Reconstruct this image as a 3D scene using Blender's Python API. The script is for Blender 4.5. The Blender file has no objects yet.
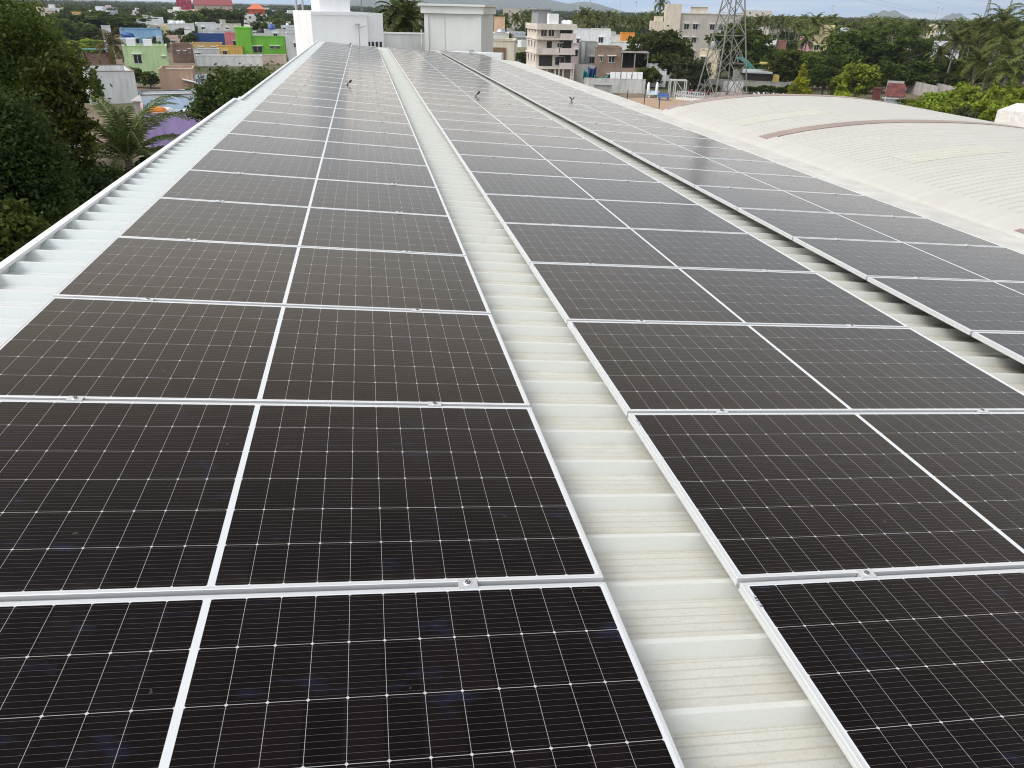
import bpy, math, random
import numpy as np
from mathutils import Matrix, Vector
R = math.radians
sc = bpy.context.scene
col = sc.collection

# ------------------------------------------------------------------ camera
H0 = 12.5                                   # height of the roof frame's origin above the ground
RW = Matrix(((9.96213375e-01, 0.0, 8.69419610e-02),
             (-3.03872587e-04, 9.99993892e-01, 3.48188529e-03),
             (-8.69414300e-02, -3.49512000e-03, 9.96207290e-01)))
RF = Matrix.Translation((0, 0, H0)) @ RW.to_4x4()      # roof frame -> world (the roof falls 5 degrees to the right)

def rot(r):
    th = math.sqrt(sum(v * v for v in r)); k = [v / th for v in r]
    K = np.array([[0, -k[2], k[1]], [k[2], 0, -k[0]], [-k[1], k[0], 0]])
    return np.eye(3) + math.sin(th) * K + (1 - math.cos(th)) * K @ K
_RC = np.array(RW) @ rot((0.44426505, 0.06591609, 0.19577407)).T     # columns: right, forward, up of the camera
CAM = np.array(RF @ Vector((-0.76268092, -0.62070415, 1.49068544)))
cam = bpy.data.cameras.new('camera')
cam.sensor_width = 36; cam.lens = 27.0; cam.clip_start = 0.05; cam.clip_end = 30000
co = bpy.data.objects.new('camera', cam); col.objects.link(co)
M3 = Matrix([[_RC[i][0], _RC[i][2], -_RC[i][1]] for i in range(3)])
co.matrix_world = Matrix.Translation(Vector(CAM)) @ M3.to_4x4()
sc.camera = co

# ------------------------------------------------------------------ sky, sun, exposure
SUN_AZ, SUN_EL = R(-103), R(50)              # azimuth from +Y towards +X: the sun is to the left, behind thin cloud
world = bpy.data.worlds.new('World'); sc.world = world; world.use_nodes = True
wt = world.node_tree; wn = wt.nodes; wl = wt.links
for n in list(wn): wn.remove(n)
def wnode(t, **k):
    n = wn.new(t)
    for a, v in k.items(): setattr(n, a, v)
    return n
wo = wnode('ShaderNodeOutputWorld'); bg = wnode('ShaderNodeBackground'); bg.inputs['Strength'].default_value = 0.1
sky = wnode('ShaderNodeTexSky', sky_type='NISHITA', sun_disc=False)
sky.sun_elevation = SUN_EL; sky.sun_rotation = SUN_AZ % (2 * math.pi); sky.air_density = 1.0; sky.dust_density = .4; sky.ozone_density = 2.0
tc = wnode('ShaderNodeTexCoord'); sep = wnode('ShaderNodeSeparateXYZ'); wl.new(tc.outputs['Generated'], sep.inputs[0])
mp = wnode('ShaderNodeMapping'); mp.inputs['Scale'].default_value = (1.6, 1.6, 9.0); wl.new(tc.outputs['Generated'], mp.inputs[0])
ns = wnode('ShaderNodeTexNoise'); ns.inputs['Scale'].default_value = 2.2; ns.inputs['Detail'].default_value = 7; ns.inputs['Roughness'].default_value = .58
wl.new(mp.outputs[0], ns.inputs['Vector'])
def wmath(op, a, b=None, clamp=False):
    n = wnode('ShaderNodeMath', operation=op); n.use_clamp = clamp
    for i, v in enumerate((a, b)):
        if v is None: continue
        if hasattr(v, 'type'): wl.new(v, n.inputs[i])
        else: n.inputs[i].default_value = v
    return n.outputs[0]
def wramp(fac, stops):
    n = wnode('ShaderNodeValToRGB'); wl.new(fac, n.inputs[0])
    e = n.color_ramp.elements
    while len(e) < len(stops): e.new(.5)
    for s, (p, c) in zip(e, stops):
        s.position = p; s.color = (*c, 1)
    return n
# elevation (sine of it) with a little noise, so that the cloud bank has an uneven rim
el = wmath('ADD', sep.outputs[2], wmath('MULTIPLY', wmath('SUBTRACT', ns.outputs[0], .5), .022))
# cover: clear pale band at the very horizon, a white bank a few degrees up, a grey-white veil above
cov = wramp(el, [(0.0, (.93,)*3), (.018, (.93,)*3), (.05, (.97,)*3), (.115, (.97,)*3), (.128, (.92,)*3), (.45, (.92,)*3), (.62, (.72,)*3)])
cc = wramp(el, [(0.0, (.46, .66, .95)), (.020, (.50, .68, .93)), (.040, (1.35, 1.2, 1.05)), (.055, (1.8, 1.58, 1.32)), (.105, (1.55, 1.38, 1.17)), (.120, (.71, .74, .765)), (.18, (.675, .70, .715)), (.235, (.80, .79, .76)), (.27, (.98, .92, .81)), (.32, (1.0, .875, .725)), (.42, (.80, .67, .545)), (.56, (.24, .205, .185)), (.75, (.15, .115, .11)), (1.0, (.30, .29, .30))])
mp2 = wnode('ShaderNodeMapping'); mp2.inputs['Scale'].default_value = (2.2, 2.2, 42.0); wl.new(tc.outputs['Generated'], mp2.inputs[0])
n2 = wnode('ShaderNodeTexNoise'); n2.inputs['Scale'].default_value = 2.6; n2.inputs['Detail'].default_value = 6; wl.new(mp2.outputs[0], n2.inputs['Vector'])
stk = wmath('MULTIPLY', wramp(n2.outputs[0], [(.44, (0, 0, 0)), (.64, (1, 1, 1))]).outputs[0], .85)
sm = wnode('ShaderNodeMix', data_type='RGBA'); wl.new(wmath('MULTIPLY', stk, wmath('LESS_THAN', sep.outputs[2], .05)), sm.inputs[0]); wl.new(cc.outputs[0], sm.inputs[6]); sm.inputs[7].default_value = (.84, .88, .94, 1)
fy = wramp(wmath('ADD', wmath('MULTIPLY', sep.outputs[1], .5), .5), [(.42, (0, 0, 0)), (.62, (1, 1, 1))])      # the sky behind the viewer is one even pale veil
fx = wramp(wmath('ADD', wmath('MULTIPLY', sep.outputs[0], .5), .5), [(.52, (1, 1, 1)), (.72, (.95, .985, 1.045))])      # towards the right the veil is cooler
xm = wnode('ShaderNodeMix', data_type='RGBA', blend_type='MULTIPLY'); xm.inputs[0].default_value = 1.0; wl.new(sm.outputs[2], xm.inputs[6]); wl.new(fx.outputs[0], xm.inputs[7])
vm = wnode('ShaderNodeMix', data_type='RGBA'); wl.new(fy.outputs[0], vm.inputs[0]); vm.inputs[6].default_value = (.525, .54, .545, 1); wl.new(xm.outputs[2], vm.inputs[7])
cs = wnode('ShaderNodeVectorMath', operation='SCALE'); wl.new(vm.outputs[2], cs.inputs[0])
dt = wnode('ShaderNodeVectorMath', operation='DOT_PRODUCT'); wl.new(tc.outputs['Generated'], dt.inputs[0])
dt.inputs[1].default_value = (math.sin(SUN_AZ) * math.cos(SUN_EL), math.cos(SUN_AZ) * math.cos(SUN_EL), math.sin(SUN_EL))
glow = wmath('MULTIPLY', wmath('POWER', wmath('MAXIMUM', dt.outputs['Value'], 0.0), 3.0), 1.5)      # unseen sky round the veiled sun, brightened to add light on the roof
back = wmath('MULTIPLY', wmath('MAXIMUM', wmath('MULTIPLY', sep.outputs[1], -1.0), 0.0), .7)  # extra brightness added to the unseen sky behind the viewer, lighting the roof
wl.new(wmath('MULTIPLY', wmath('ADD', wmath('MULTIPLY', ns.outputs[0], 4.0), 6.2), wmath('ADD', wmath('ADD', glow, back), 1.0)), cs.inputs['Scale'])
mx = wnode('ShaderNodeMix', data_type='RGBA'); wl.new(sky.outputs[0], mx.inputs[6]); wl.new(cs.outputs[0], mx.inputs[7]); wl.new(cov.outputs[0], mx.inputs[0])
wl.new(mx.outputs[2], bg.inputs['Color']); wl.new(bg.outputs[0], wo.inputs[0])

sl = bpy.data.lights.new('sun', 'SUN'); sl.energy = 1.45; sl.angle = R(30); sl.color = (1.0, .98, .94)
so = bpy.data.objects.new('sun', sl); col.objects.link(so)
_sd = Vector((math.sin(SUN_AZ) * math.cos(SUN_EL), math.cos(SUN_AZ) * math.cos(SUN_EL), math.sin(SUN_EL)))
so.rotation_euler = (-_sd).to_track_quat('-Z', 'Y').to_euler(); so.location = (0, 0, 60)
sc.view_settings.view_transform = 'Standard'; sc.view_settings.look = 'None'
sc.view_settings.exposure = 0.8; sc.view_settings.gamma = 1.0
sc.cycles.use_denoising = True; sc.cycles.filter_width = 1.05
sc.cycles.max_bounces = 6; sc.cycles.diffuse_bounces = 3; sc.cycles.glossy_bounces = 3; sc.cycles.transmission_bounces = 4; sc.cycles.transparent_max_bounces = 8

# ------------------------------------------------------------------ helpers
def dirp(px, py): return _RC @ np.array([(px - 512) / 768, 1, -(py - 384) / 768])
def at(px, py, D):                          # the point D metres off (on the map) along the sight line of a pixel
    d = dirp(px, py); return Vector(CAM + d * D / math.hypot(d[0], d[1]))
def ground_at(px, py, z=0.0):
    d = dirp(px, py); return Vector(CAM + d * (z - CAM[2]) / d[2])

class MB:
    def __init__(s): s.v = []; s.f = []; s.m = []; s.sm = []
    def add(s, vs, fs, mi=0, smooth=False):
        o = len(s.v); s.v += [tuple(v) for v in vs]
        for f in fs: s.f.append(tuple(i + o for i in f)); s.m.append(mi); s.sm.append(smooth)
    def box(s, x0, x1, y0, y1, z0, z1, mi=0, T=None):
        vs = [Vector(p) for p in ((x0,y0,z0),(x1,y0,z0),(x1,y1,z0),(x0,y1,z0),(x0,y0,z1),(x1,y0,z1),(x1,y1,z1),(x0,y1,z1))]
        if T is not None: vs = [T @ v for v in vs]
        s.add(vs, [(3,2,1,0),(4,5,6,7),(0,1,5,4),(1,2,6,5),(2,3,7,6),(3,0,4,7)], mi)
    def bar(s, a, b, w, mi=0, w2=None):     # square bar from a to b
        s.tube([a, b], [w * .71, (w2 or w) * .71], 4, mi, smooth=False)
    def tube(s, pts, rad, n=8, mi=0, cap=True, smooth=True):
        pts = [Vector(p) for p in pts]
        if not hasattr(rad, '__len__'): rad = [rad] * len(pts)
        vs = []; up = Vector((0, 0, 1))
        for i, p in enumerate(pts):
            t = (pts[min(i+1, len(pts)-1)] - pts[max(i-1, 0)]).normalized()
            a = up if abs(t.dot(up)) < .95 else Vector((1, 0, 0))
            u = t.cross(a).normalized(); w = u.cross(t)
            for k in range(n):
                g = 2 * math.pi * (k + .5) / n
                vs.append(p + (u * math.cos(g) + w * math.sin(g)) * rad[i])
        fs = [(i*n+k, i*n+(k+1) % n, (i+1)*n+(k+1) % n, (i+1)*n+k) for i in range(len(pts)-1) for k in range(n)]
        if cap: fs += [tuple(range(n-1, -1, -1)), tuple(range((len(pts)-1)*n, len(pts)*n))]
        s.add(vs, fs, mi, smooth)
    def lathe(s, prof, n=16, c=(0,0,0), mi=0):
        c = Vector(c); vs = []
        for r, z in prof:
            for k in range(n): g = 2*math.pi*k/n; vs.append(c + Vector((r*math.cos(g), r*math.sin(g), z)))
        fs = [(i*n+k, i*n+(k+1) % n, (i+1)*n+(k+1) % n, (i+1)*n+k) for i in range(len(prof)-1) for k in range(n)]
        fs += [tuple(range(n-1, -1, -1)), tuple(range((len(prof)-1)*n, len(prof)*n))]
        s.add(vs, fs, mi, True)
    def mesh(s, name, mats):
        me = bpy.data.meshes.new(name); me.from_pydata(s.v, [], s.f)
        for m in (mats if isinstance(mats, (list, tuple)) else [mats]): me.materials.append(m)
        me.polygons.foreach_set('material_index', s.m); me.polygons.foreach_set('use_smooth', s.sm); me.update()
        return me
    def build(s, name, mats, parent=None, loc=None):
        o = link(name, s.mesh(name, mats), parent)
        if loc is not None: o.location = loc
        return o
def link(name, data, parent=None):
    o = bpy.data.objects.new(name, data); col.objects.link(o)
    if parent is not None: o.parent = parent
    return o
def tag(o, label, cat, group=None):
    o['label'] = label; o['category'] = cat
    if group: o['group'] = group
    return o
def empty(name, label, cat, group=None, mw=None):
    o = link(name, None); o.empty_display_size = .3
    if mw is not None: o.matrix_world = mw
    return tag(o, label, cat, group)
def copy_tree(o, parent=None):
    c = o.copy(); col.objects.link(c); c.parent = parent
    for ch in [x for x in KIDS.get(o.name, [])]: copy_tree(ch, c)
    return c
KIDS = {}
def kids_of(o):                             # remember the family of a prototype before copying it
    KIDS[o.name] = list(o.children)
    for ch in o.children: kids_of(ch)
def structure(o): o['kind'] = 'structure'; return o
def rawmesh(name, v, faces_n, mats, midx=None, smooth=False):   # numpy quads/tris
    v = np.asarray(v, dtype=np.float32).reshape(-1, 3); n = faces_n; nf = len(v) // n
    me = bpy.data.meshes.new(name)
    me.vertices.add(len(v)); me.vertices.foreach_set('co', v.ravel())
    me.loops.add(len(v)); me.loops.foreach_set('vertex_index', np.arange(len(v), dtype=np.int32))
    me.polygons.add(nf); me.polygons.foreach_set('loop_start', np.arange(nf, dtype=np.int32) * n)
    for m in mats: me.materials.append(m)
    if midx is not None: me.polygons.foreach_set('material_index', np.asarray(midx, dtype=np.int32))
    if smooth: me.polygons.foreach_set('use_smooth', [True] * nf)
    me.update(calc_edges=True); return me

# ------------------------------------------------------------------ materials
class NT:
    def __init__(s, name):
        s.mat = bpy.data.materials.new(name); s.mat.use_nodes = True
        s.t = s.mat.node_tree; s.p = s.t.nodes['Principled BSDF']; s.out = s.t.nodes['Material Output']
    def n(s, t, ins=None, **k):
        x = s.t.nodes.new(t)
        for a, v in k.items(): setattr(x, a, v)
        for a, v in (ins or {}).items(): s.set(x.inputs[a], v)
        return x
    def set(s, sock, v):
        if hasattr(v, 'is_output') or hasattr(v, 'links'): s.t.links.new(v, sock)
        else: sock.default_value = v
    def m(s, op, a, b=None, c=None, clamp=False):
        x = s.t.nodes.new('ShaderNodeMath'); x.operation = op; x.use_clamp = clamp
        for i, v in enumerate((a, b, c)):
            if v is not None: s.set(x.inputs[i], v)
        return x.outputs[0]
    def mix(s, f, a, b):
        x = s.t.nodes.new('ShaderNodeMix'); x.data_type = 'RGBA'
        s.set(x.inputs[0], f)
        for i, v in ((6, a), (7, b)): s.set(x.inputs[i], (*v, 1) if isinstance(v, tuple) and len(v) == 3 else v)
        return x.outputs[2]
    def noise(s, scale, detail=4, rough=.55, vec=None, stretch=None):
        if vec is None: vec = s.n('ShaderNodeTexCoord').outputs['Object']
        if stretch:
            q = s.n('ShaderNodeMapping'); s.t.links.new(vec, q.inputs[0]); q.inputs['Scale'].default_value = stretch; vec = q.outputs[0]
        x = s.n('ShaderNodeTexNoise', {'Scale': scale, 'Detail': detail, 'Roughness': rough}); s.t.links.new(vec, x.inputs['Vector'])
        return x.outputs[0]
    def ramp(s, f, lo, hi): return s.n('ShaderNodeMapRange', {0: f, 1: lo, 2: hi}).outputs[0]
    def done(s, color=None, rough=.6, metal=0.0, spec=.5, bump=None, bstr=.3, bdist=.01, ior=None):
        if color is not None: s.set(s.p.inputs['Base Color'], (*color, 1) if isinstance(color, tuple) else color)
        s.set(s.p.inputs['Roughness'], rough); s.set(s.p.inputs['Metallic'], metal); s.set(s.p.inputs['Specular IOR Level'], spec)
        if ior: s.p.inputs['IOR'].default_value = ior
        if bump is not None:
            b = s.n('ShaderNodeBump', {'Height': bump, 'Strength': bstr, 'Distance': bdist}); s.t.links.new(b.outputs[0], s.p.inputs['Normal'])
        return s.mat
_pl = {}
def plaster(c, stain=.35, rough=.85):
    k = (tuple(c), stain)
    if k not in _pl:
        t = NT('plaster'); a = t.noise(.35, 5, .6); b = t.noise(1.6, 7, .7, stretch=(1, 1, .14))
        f = t.m('MULTIPLY', t.ramp(b, .42, .68), min(.75, stain * 1.5))
        c1 = t.mix(t.ramp(a, .3, .7), tuple(x * .9 for x in c), tuple(min(1, x * 1.06) for x in c))
        _pl[k] = t.done(t.mix(f, c1, tuple(x * .5 + .02 for x in c)), rough, spec=.3)
    return _pl[k]
def plain(name, c, rough=.5, metal=0., var=.15, scale=3.0):
    t = NT(name); a = t.noise(scale, 4)
    return t.done(t.mix(t.ramp(a, .3, .7), tuple(x * (1 - var) for x in c), tuple(min(1, x * (1 + var)) for x in c)), rough, metal)
def brick(c):
    t = NT('brickwork'); tcx = t.n('ShaderNodeTexCoord').outputs['Object']
    q = t.n('ShaderNodeMapping'); t.t.links.new(tcx, q.inputs[0]); q.inputs['Rotation'].default_value = (R(90), 0, 0)
    b = t.n('ShaderNodeTexBrick', {'Scale': 2.2, 'Color1': (*c, 1), 'Color2': (*[x * .75 for x in c], 1), 'Mortar': (.32, .29, .26, 1), 'Mortar Size': .03})
    t.t.links.new(q.outputs[0], b.inputs['Vector'])
    n = t.noise(.5, 5)
    return t.done(t.mix(t.ramp(n, .4, .8), b.outputs[0], tuple(x * .6 for x in c)), .9, spec=.2)

M = {}
# aluminium frame (anodised, pale)
t = NT('anodised_aluminium'); M['alu'] = t.done(t.mix(t.noise(9, 5), (.72, .735, .745), (.82, .83, .835)), t.m('ADD', .36, t.m('MULTIPLY', t.noise(30, 3), .14)), .5)
t = NT('clamp_steel'); M['clamp'] = t.done(t.mix(t.noise(20, 3), (.62, .63, .64), (.78, .79, .80)), .35, .5)
M['bolt'] = plain('bolt_steel', (.18, .18, .19), .4, .8)
# module glass: half cells 6 x 24, white grid, diamonds, busbars
PW, PH, GAP, FT = 2.278, 1.134, .02, .035
def module_glass():
    t = NT('module_glass'); oc = t.n('ShaderNodeTexCoord').outputs['Object']
    sp = t.n('ShaderNodeSeparateXYZ', {0: oc}); x, y = sp.outputs[0], sp.outputs[1]
    # columns are mirrored about the middle bar; bar half width 11 mm, margin 24 mm
    bx, mg, my = .0100, .0215, .0165
    px = (PW / 2 - bx - mg) / 12; py = (PH - 2 * my) / 6
    ax = t.m('SUBTRACT', t.m('ABSOLUTE', t.m('SUBTRACT', x, PW / 2)), bx)
    ay = t.m('SUBTRACT', y, my)
    def gd(a, p): return t.m('ABSOLUTE', t.m('MULTIPLY', t.m('SUBTRACT', t.m('FRACT', t.m('ADD', t.m('DIVIDE', a, p), .5)), .5), p))
    dx, dy = gd(ax, px), gd(ay, py)
    lx = t.m('LESS_THAN', dx, .00065); ly = t.m('LESS_THAN', dy, .0009)
    dia = t.m('LESS_THAN', t.m('ADD', dx, dy), .0054)
    ing = t.m('MAXIMUM', t.m('MAXIMUM', lx, ly), dia)
    edge = t.m('MAXIMUM', t.m('LESS_THAN', ax, 0.0), t.m('GREATER_THAN', ax, px * 12))
    edge = t.m('MAXIMUM', edge, t.m('MAXIMUM', t.m('LESS_THAN', ay, 0.0), t.m('GREATER_THAN', ay, py * 6)))
    white = t.m('MAXIMUM', ing, edge)
    bb = t.m('LESS_THAN', gd(t.m('ADD', ay, py / 20), py / 10), .00045)
    inf = t.n('ShaderNodeObjectInfo').outputs['Random']
    big = t.noise(1.3, 5, .6); fine = t.noise(60, 4, .7); cloud_refl = t.noise(2.0, 5, .6, stretch=(1.6, 3.5, 1))
    rl = t.m('SNAP', ax, px); cellv = t.n('ShaderNodeTexWhiteNoise', noise_dimensions='3D')
    cv = t.n('ShaderNodeCombineXYZ', {0: t.m('FLOOR', t.m('DIVIDE', t.m('SUBTRACT', x, PW/2), px)), 1: t.m('FLOOR', t.m('DIVIDE', ay, py)), 2: t.m('MULTIPLY', inf, 97.0)})
    t.t.links.new(cv.outputs[0], cellv.inputs['Vector'])
    cell = t.mix(cellv.outputs[0], (.0042, .0027, .0026), (.0075, .0048, .0046))
    cell = t.mix(t.m('MULTIPLY', t.ramp(cloud_refl, .60, .76), .7), cell, (.016, .021, .050))  # bluish cloud reflections painted into the cell colour
    c = t.mix(t.m('MULTIPLY', bb, .5), cell, (.17, .155, .145))
    c = t.mix(t.m('MAXIMUM', lx, ly), c, (.32, .315, .305)); c = t.mix(dia, c, (.50, .50, .49)); c = t.mix(edge, c, (.64, .66, .67))
    # dust film, specks and a few droppings
    spk = t.m('MULTIPLY', t.m('GREATER_THAN', t.noise(23, 2, .4), .775), .35)
    dust = t.m('ADD', t.m('MULTIPLY', t.ramp(big, .25, .8), .002), t.m('MULTIPLY', t.ramp(fine, .45, .8), .002))
    dust = t.m('ADD', dust, t.m('MULTIPLY', inf, .0015)); low_edge = t.m('MULTIPLY', t.ramp(y, .075, .015), t.ramp(t.noise(7, 4, .6, stretch=(1, .4, 1)), .35, .7)); dust = t.m('ADD', dust, t.m('MULTIPLY', low_edge, .028))
    c = t.mix(t.m('ADD', dust, t.m('MULTIPLY', spk, .3)), c, (.42, .36, .30))
    ro = t.m('ADD', .15, t.m('MULTIPLY', t.ramp(big, .2, .8), .07))
    # optical skin: antireflective glass
    t.set(t.p.inputs['Base Color'], c)
    # a thin film of dust scatters towards grazing sight lines
    t.p.inputs['Sheen Weight'].default_value = .16; t.p.inputs['Sheen Roughness'].default_value = .22; t.p.inputs['Sheen Tint'].default_value = (1, .95, .87, 1)
    return t.done(None, ro, 0, .5, ior=1.25, bump=t.noise(2.2, 2), bstr=.05, bdist=.003)
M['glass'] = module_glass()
t = NT('serial_sticker'); oc = t.n('ShaderNodeTexCoord').outputs['Object']
w = t.n('ShaderNodeTexNoise', {'Scale': 300.0, 'Detail': 1}); q = t.n('ShaderNodeMapping', {0: oc}); q.inputs['Scale'].default_value = (.02, 1, 1); t.t.links.new(q.outputs[0], w.inputs['Vector'])
M['sticker'] = t.done(t.mix(t.m('GREATER_THAN', w.outputs[0], .5), (.75, .75, .78), (.06, .05, .10)), .4)
# roof sheet: white coated steel, dusty in the pans
def roof_sheet_mat():
    t = NT('coated_roof_sheet'); oc = t.n('ShaderNodeTexCoord').outputs['Object']
    sp = t.n('ShaderNodeSeparateXYZ', {0: oc})
    st = t.noise(2.0, 6, .62, stretch=(1.2, 7.0, 1)); fl = t.noise(1.1, 6, .6); fi = t.noise(14, 4, .6, stretch=(1, 3, 1))
    low = t.ramp(sp.outputs[2], -.121, -.128)
    inner = t.ramp(sp.outputs[0], -2.35, -2.1)
    d = t.m('MULTIPLY', t.m('ADD', .10, t.m('MULTIPLY', low, .90)), t.ramp(t.m('ADD', t.m('MULTIPLY', st, .6), t.m('MULTIPLY', fi, .4)), .28, .68))
    d = t.m('MULTIPLY', d, t.m('ADD', .18, t.m('MULTIPLY', inner, .82)))
    c = t.mix(inner, (.65, .675, .67), (.62, .625, .585))
    c = t.mix(t.m('MULTIPLY', d, .66), c, (.52, .475, .36))
    c = t.mix(t.m('MULTIPLY', t.ramp(fl, .55, .8), .22), c, (.42, .40, .34))
    rings = t.m('MULTIPLY', t.ramp(t.noise(5, 3), .64, .70), .14)
    c = t.mix(rings, c, (.38, .37, .33))
    grit = t.noise(85, 3, .7); c = t.mix(t.m('MULTIPLY', t.ramp(grit, .52, .75), t.m('ADD', .10, t.m('MULTIPLY', low, .28))), c, (.36, .33, .26))
    groove = t.ramp(sp.outputs[2], -.1302, -.1322); c = t.mix(t.m('MULTIPLY', groove, .22), c, (.30, .275, .22))
    bp = t.m('ADD', fi, t.m('MULTIPLY', grit, .4))
    return t.done(c, .42, 0, .4, bump=bp, bstr=.35, bdist=.003)
M['roof'] = roof_sheet_mat()
t = NT('vault_sheet'); st = t.noise(1.4, 6, .6, stretch=(.6, 5, 1)); fl = t.noise(.35, 5, .6)
c = t.mix(t.ramp(st, .35, .75), (.545, .535, .495), (.495, .475, .425)); M['vault'] = t.done(t.mix(t.m('MULTIPLY', t.ramp(fl, .5, .8), .3), c, (.50, .47, .39)), .5, spec=.3)
M['skylight'] = plain('yellowed_fibreglass', (.545, .53, .45), .45, 0, .05)
M['flash'] = plain('white_flashing', (.78, .79, .79), .4, 0, .06, 2.0)
M['brown'] = plain('brown_joint_metal', (.32, .245, .21), .5, 0, .14, 1.5)
M['concrete'] = plaster((.66, .66, .63), .14); M['whitewash'] = plaster((.84, .84, .85), .12); M['greyc'] = plaster((.36, .36, .35), .4)
M['pane'] = NT('dark_window_glass').done((.025, .028, .032), .12)
M['wframe'] = plain('window_frame_paint', (.60, .58, .55), .5)
M['steel'] = plain('galvanised_steel', (.36, .37, .37), .5, .5)
M['black'] = plain('black_plastic', (.012, .012, .012), .4)
M['dark'] = plain('dark_opening', (.03, .028, .026), .9)
M['bark'] = plain('bark', (.13, .105, .085), .9, 0, .35, 6)
M['palmbark'] = plain('palm_bark', (.20, .18, .155), .9, 0, .3, 4)
def foliage(a, b, tr=.35, c3=None):
    t = NT('foliage'); g = t.n('ShaderNodeNewGeometry'); r = g.outputs['Random Per Island']
    o = t.n('ShaderNodeObjectInfo').outputs['Random']
    c = t.mix(r, a, b)
    c = t.mix(t.ramp(t.noise(.45, 3), .40, .65), c, tuple(x * .62 for x in a))
    if c3: c = t.mix(t.m('MULTIPLY', t.m('GREATER_THAN', r, .86), 1.0), c, c3)
    hv = t.n('ShaderNodeHueSaturation', {'Hue': t.m('ADD', .485, t.m('MULTIPLY', o, .03)), 'Saturation': 1.0, 'Value': t.m('ADD', .8, t.m('MULTIPLY', o, .45)), 'Color': c}).outputs[0]
    t.done(hv, .6, 0, .12)
    tl = t.n('ShaderNodeBsdfTranslucent', {'Color': hv}); mxs = t.n('ShaderNodeMixShader', {0: tr})
    t.t.links.new(t.p.outputs[0], mxs.inputs[1]); t.t.links.new(tl.outputs[0], mxs.inputs[2]); t.t.links.new(mxs.outputs[0], t.out.inputs[0])
    return t.mat
F = {'dark2': foliage((.060, .090, .013), (.125, .16, .028)), 'fresh': foliage((.10, .14, .02), (.17, .21, .04)), 'dark': foliage((.036, .060, .009), (.125, .155, .026)), 'mid': foliage((.060, .092, .016), (.110, .150, .032)),
     'deep': foliage((.028, .052, .012), (.060, .092, .022)), 'olive': foliage((.075, .095, .040), (.125, .14, .062)),
     'bright': foliage((.25, .34, .028), (.38, .46, .065), .4, (.20, .20, .05)), 'yellow': foliage((.34, .38, .025), (.50, .53, .05), .4),
     'palm': foliage((.075, .110, .020), (.15, .18, .042), .3, (.22, .18, .06)), 'palmn': foliage((.048, .076, .016), (.11, .145, .042), .35, (.17, .16, .08)),
     'dry': foliage((.14, .105, .03), (.22, .16, .05), .3), 'rust': foliage((.10, .075, .025), (.15, .10, .035), .3)}
t = NT('ground_soil'); n1 = t.noise(.02, 6, .6); n2 = t.noise(.3, 5, .6)
c = t.mix(t.ramp(n2, .3, .7), (.17, .135, .095), (.25, .20, .145)); M['ground'] = t.done(t.mix(t.ramp(n1, .46, .60), c, (.055, .075, .028)), .95, spec=.1)
t = NT('bare_earth'); M['earth'] = t.done(t.mix(t.noise(.35, 6), (.36, .25, .17), (.44, .32, .23)), .95, spec=.1)
M['road'] = plain('asphalt', (.055, .054, .052), .9, 0, .2, 1)
M['hill'] = plain('far_hill_scrub', (.10, .12, .09), .95, 0, .3, .002)

# ------------------------------------------------------------------ ground, hills
g = MB(); S = 9000; NX = 12
g.add([(-S, -2500, 0), (S, -2500, 0), (S, S, 0), (-S, S, 0)], [(0, 1, 2, 3)]); structure(g.build('ground', M['ground']))
def hill(name, px0, px1, peaks, D, depth):
    rnd = random.Random(hash(name) % 97 + int(px0)); a = at(px0, 8, D); b = at(px1, 12, D); n, m = 60, 14
    a.z = b.z = 0; ax = b - a; nrm = Vector((-ax.y, ax.x, 0)).normalized()
    if nrm.y < 0: nrm = -nrm
    vs = []
    for i in range(n + 1):
        u = i / n; h = sum(hh * math.exp(-((u - c) / w) ** 2) for c, w, hh in peaks); h *= min(1, u * 9, (1 - u) * 9)
        h *= 1 + .05 * math.sin(u * 23) + .03 * math.sin(u * 61 + 1) + .015 * rnd.uniform(-1, 1)
        for j in range(m + 1):
            v = j / m; k = math.sin(math.pi * v) ** 1.2 * (1 + .12 * math.sin(u * 50 + v * 9))
            p = a + ax * u + nrm * depth * (v - .5); vs.append((p.x, p.y, -1 + h * k))
    fs = [(i*(m+1)+j, (i+1)*(m+1)+j, (i+1)*(m+1)+j+1, i*(m+1)+j+1) for i in range(n) for j in range(m)]
    q = MB(); q.add(vs, fs, 0, True); structure(q.build(name, M['hill']))
hill('hills', 330, 640, [(.12, .13, 55), (.38, .16, 125), (.62, .12, 92), (.82, .1, 58)], 6800, 1800)
hill('hills', 845, 935, [(.30, .2, 12), (.52, .20, 50)], 6200, 1000)
hill('hills', 930, 985, [(.5, .22, 55)], 7600, 900)

hz = MB(); hz.box(-9300, 9300, -2800, 9300, -1.0, 320)
hm = bpy.data.materials.new('air'); hm.use_nodes = True; hm.node_tree.nodes.remove(hm.node_tree.nodes['Principled BSDF'])
pv = hm.node_tree.nodes.new('ShaderNodeVolumePrincipled'); pv.inputs['Color'].default_value = (.70, .82, .96, 1); pv.inputs['Density'].default_value = 1.25e-4; pv.inputs['Anisotropy'].default_value = .2
hm.node_tree.links.new(pv.outputs[0], hm.node_tree.nodes['Material Output'].inputs['Volume'])
ho = hz.build('haze', hm); ho['kind'] = 'stuff'; ho['label'] = 'thin pale haze lying over the whole town'; ho['category'] = 'haze'

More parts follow.
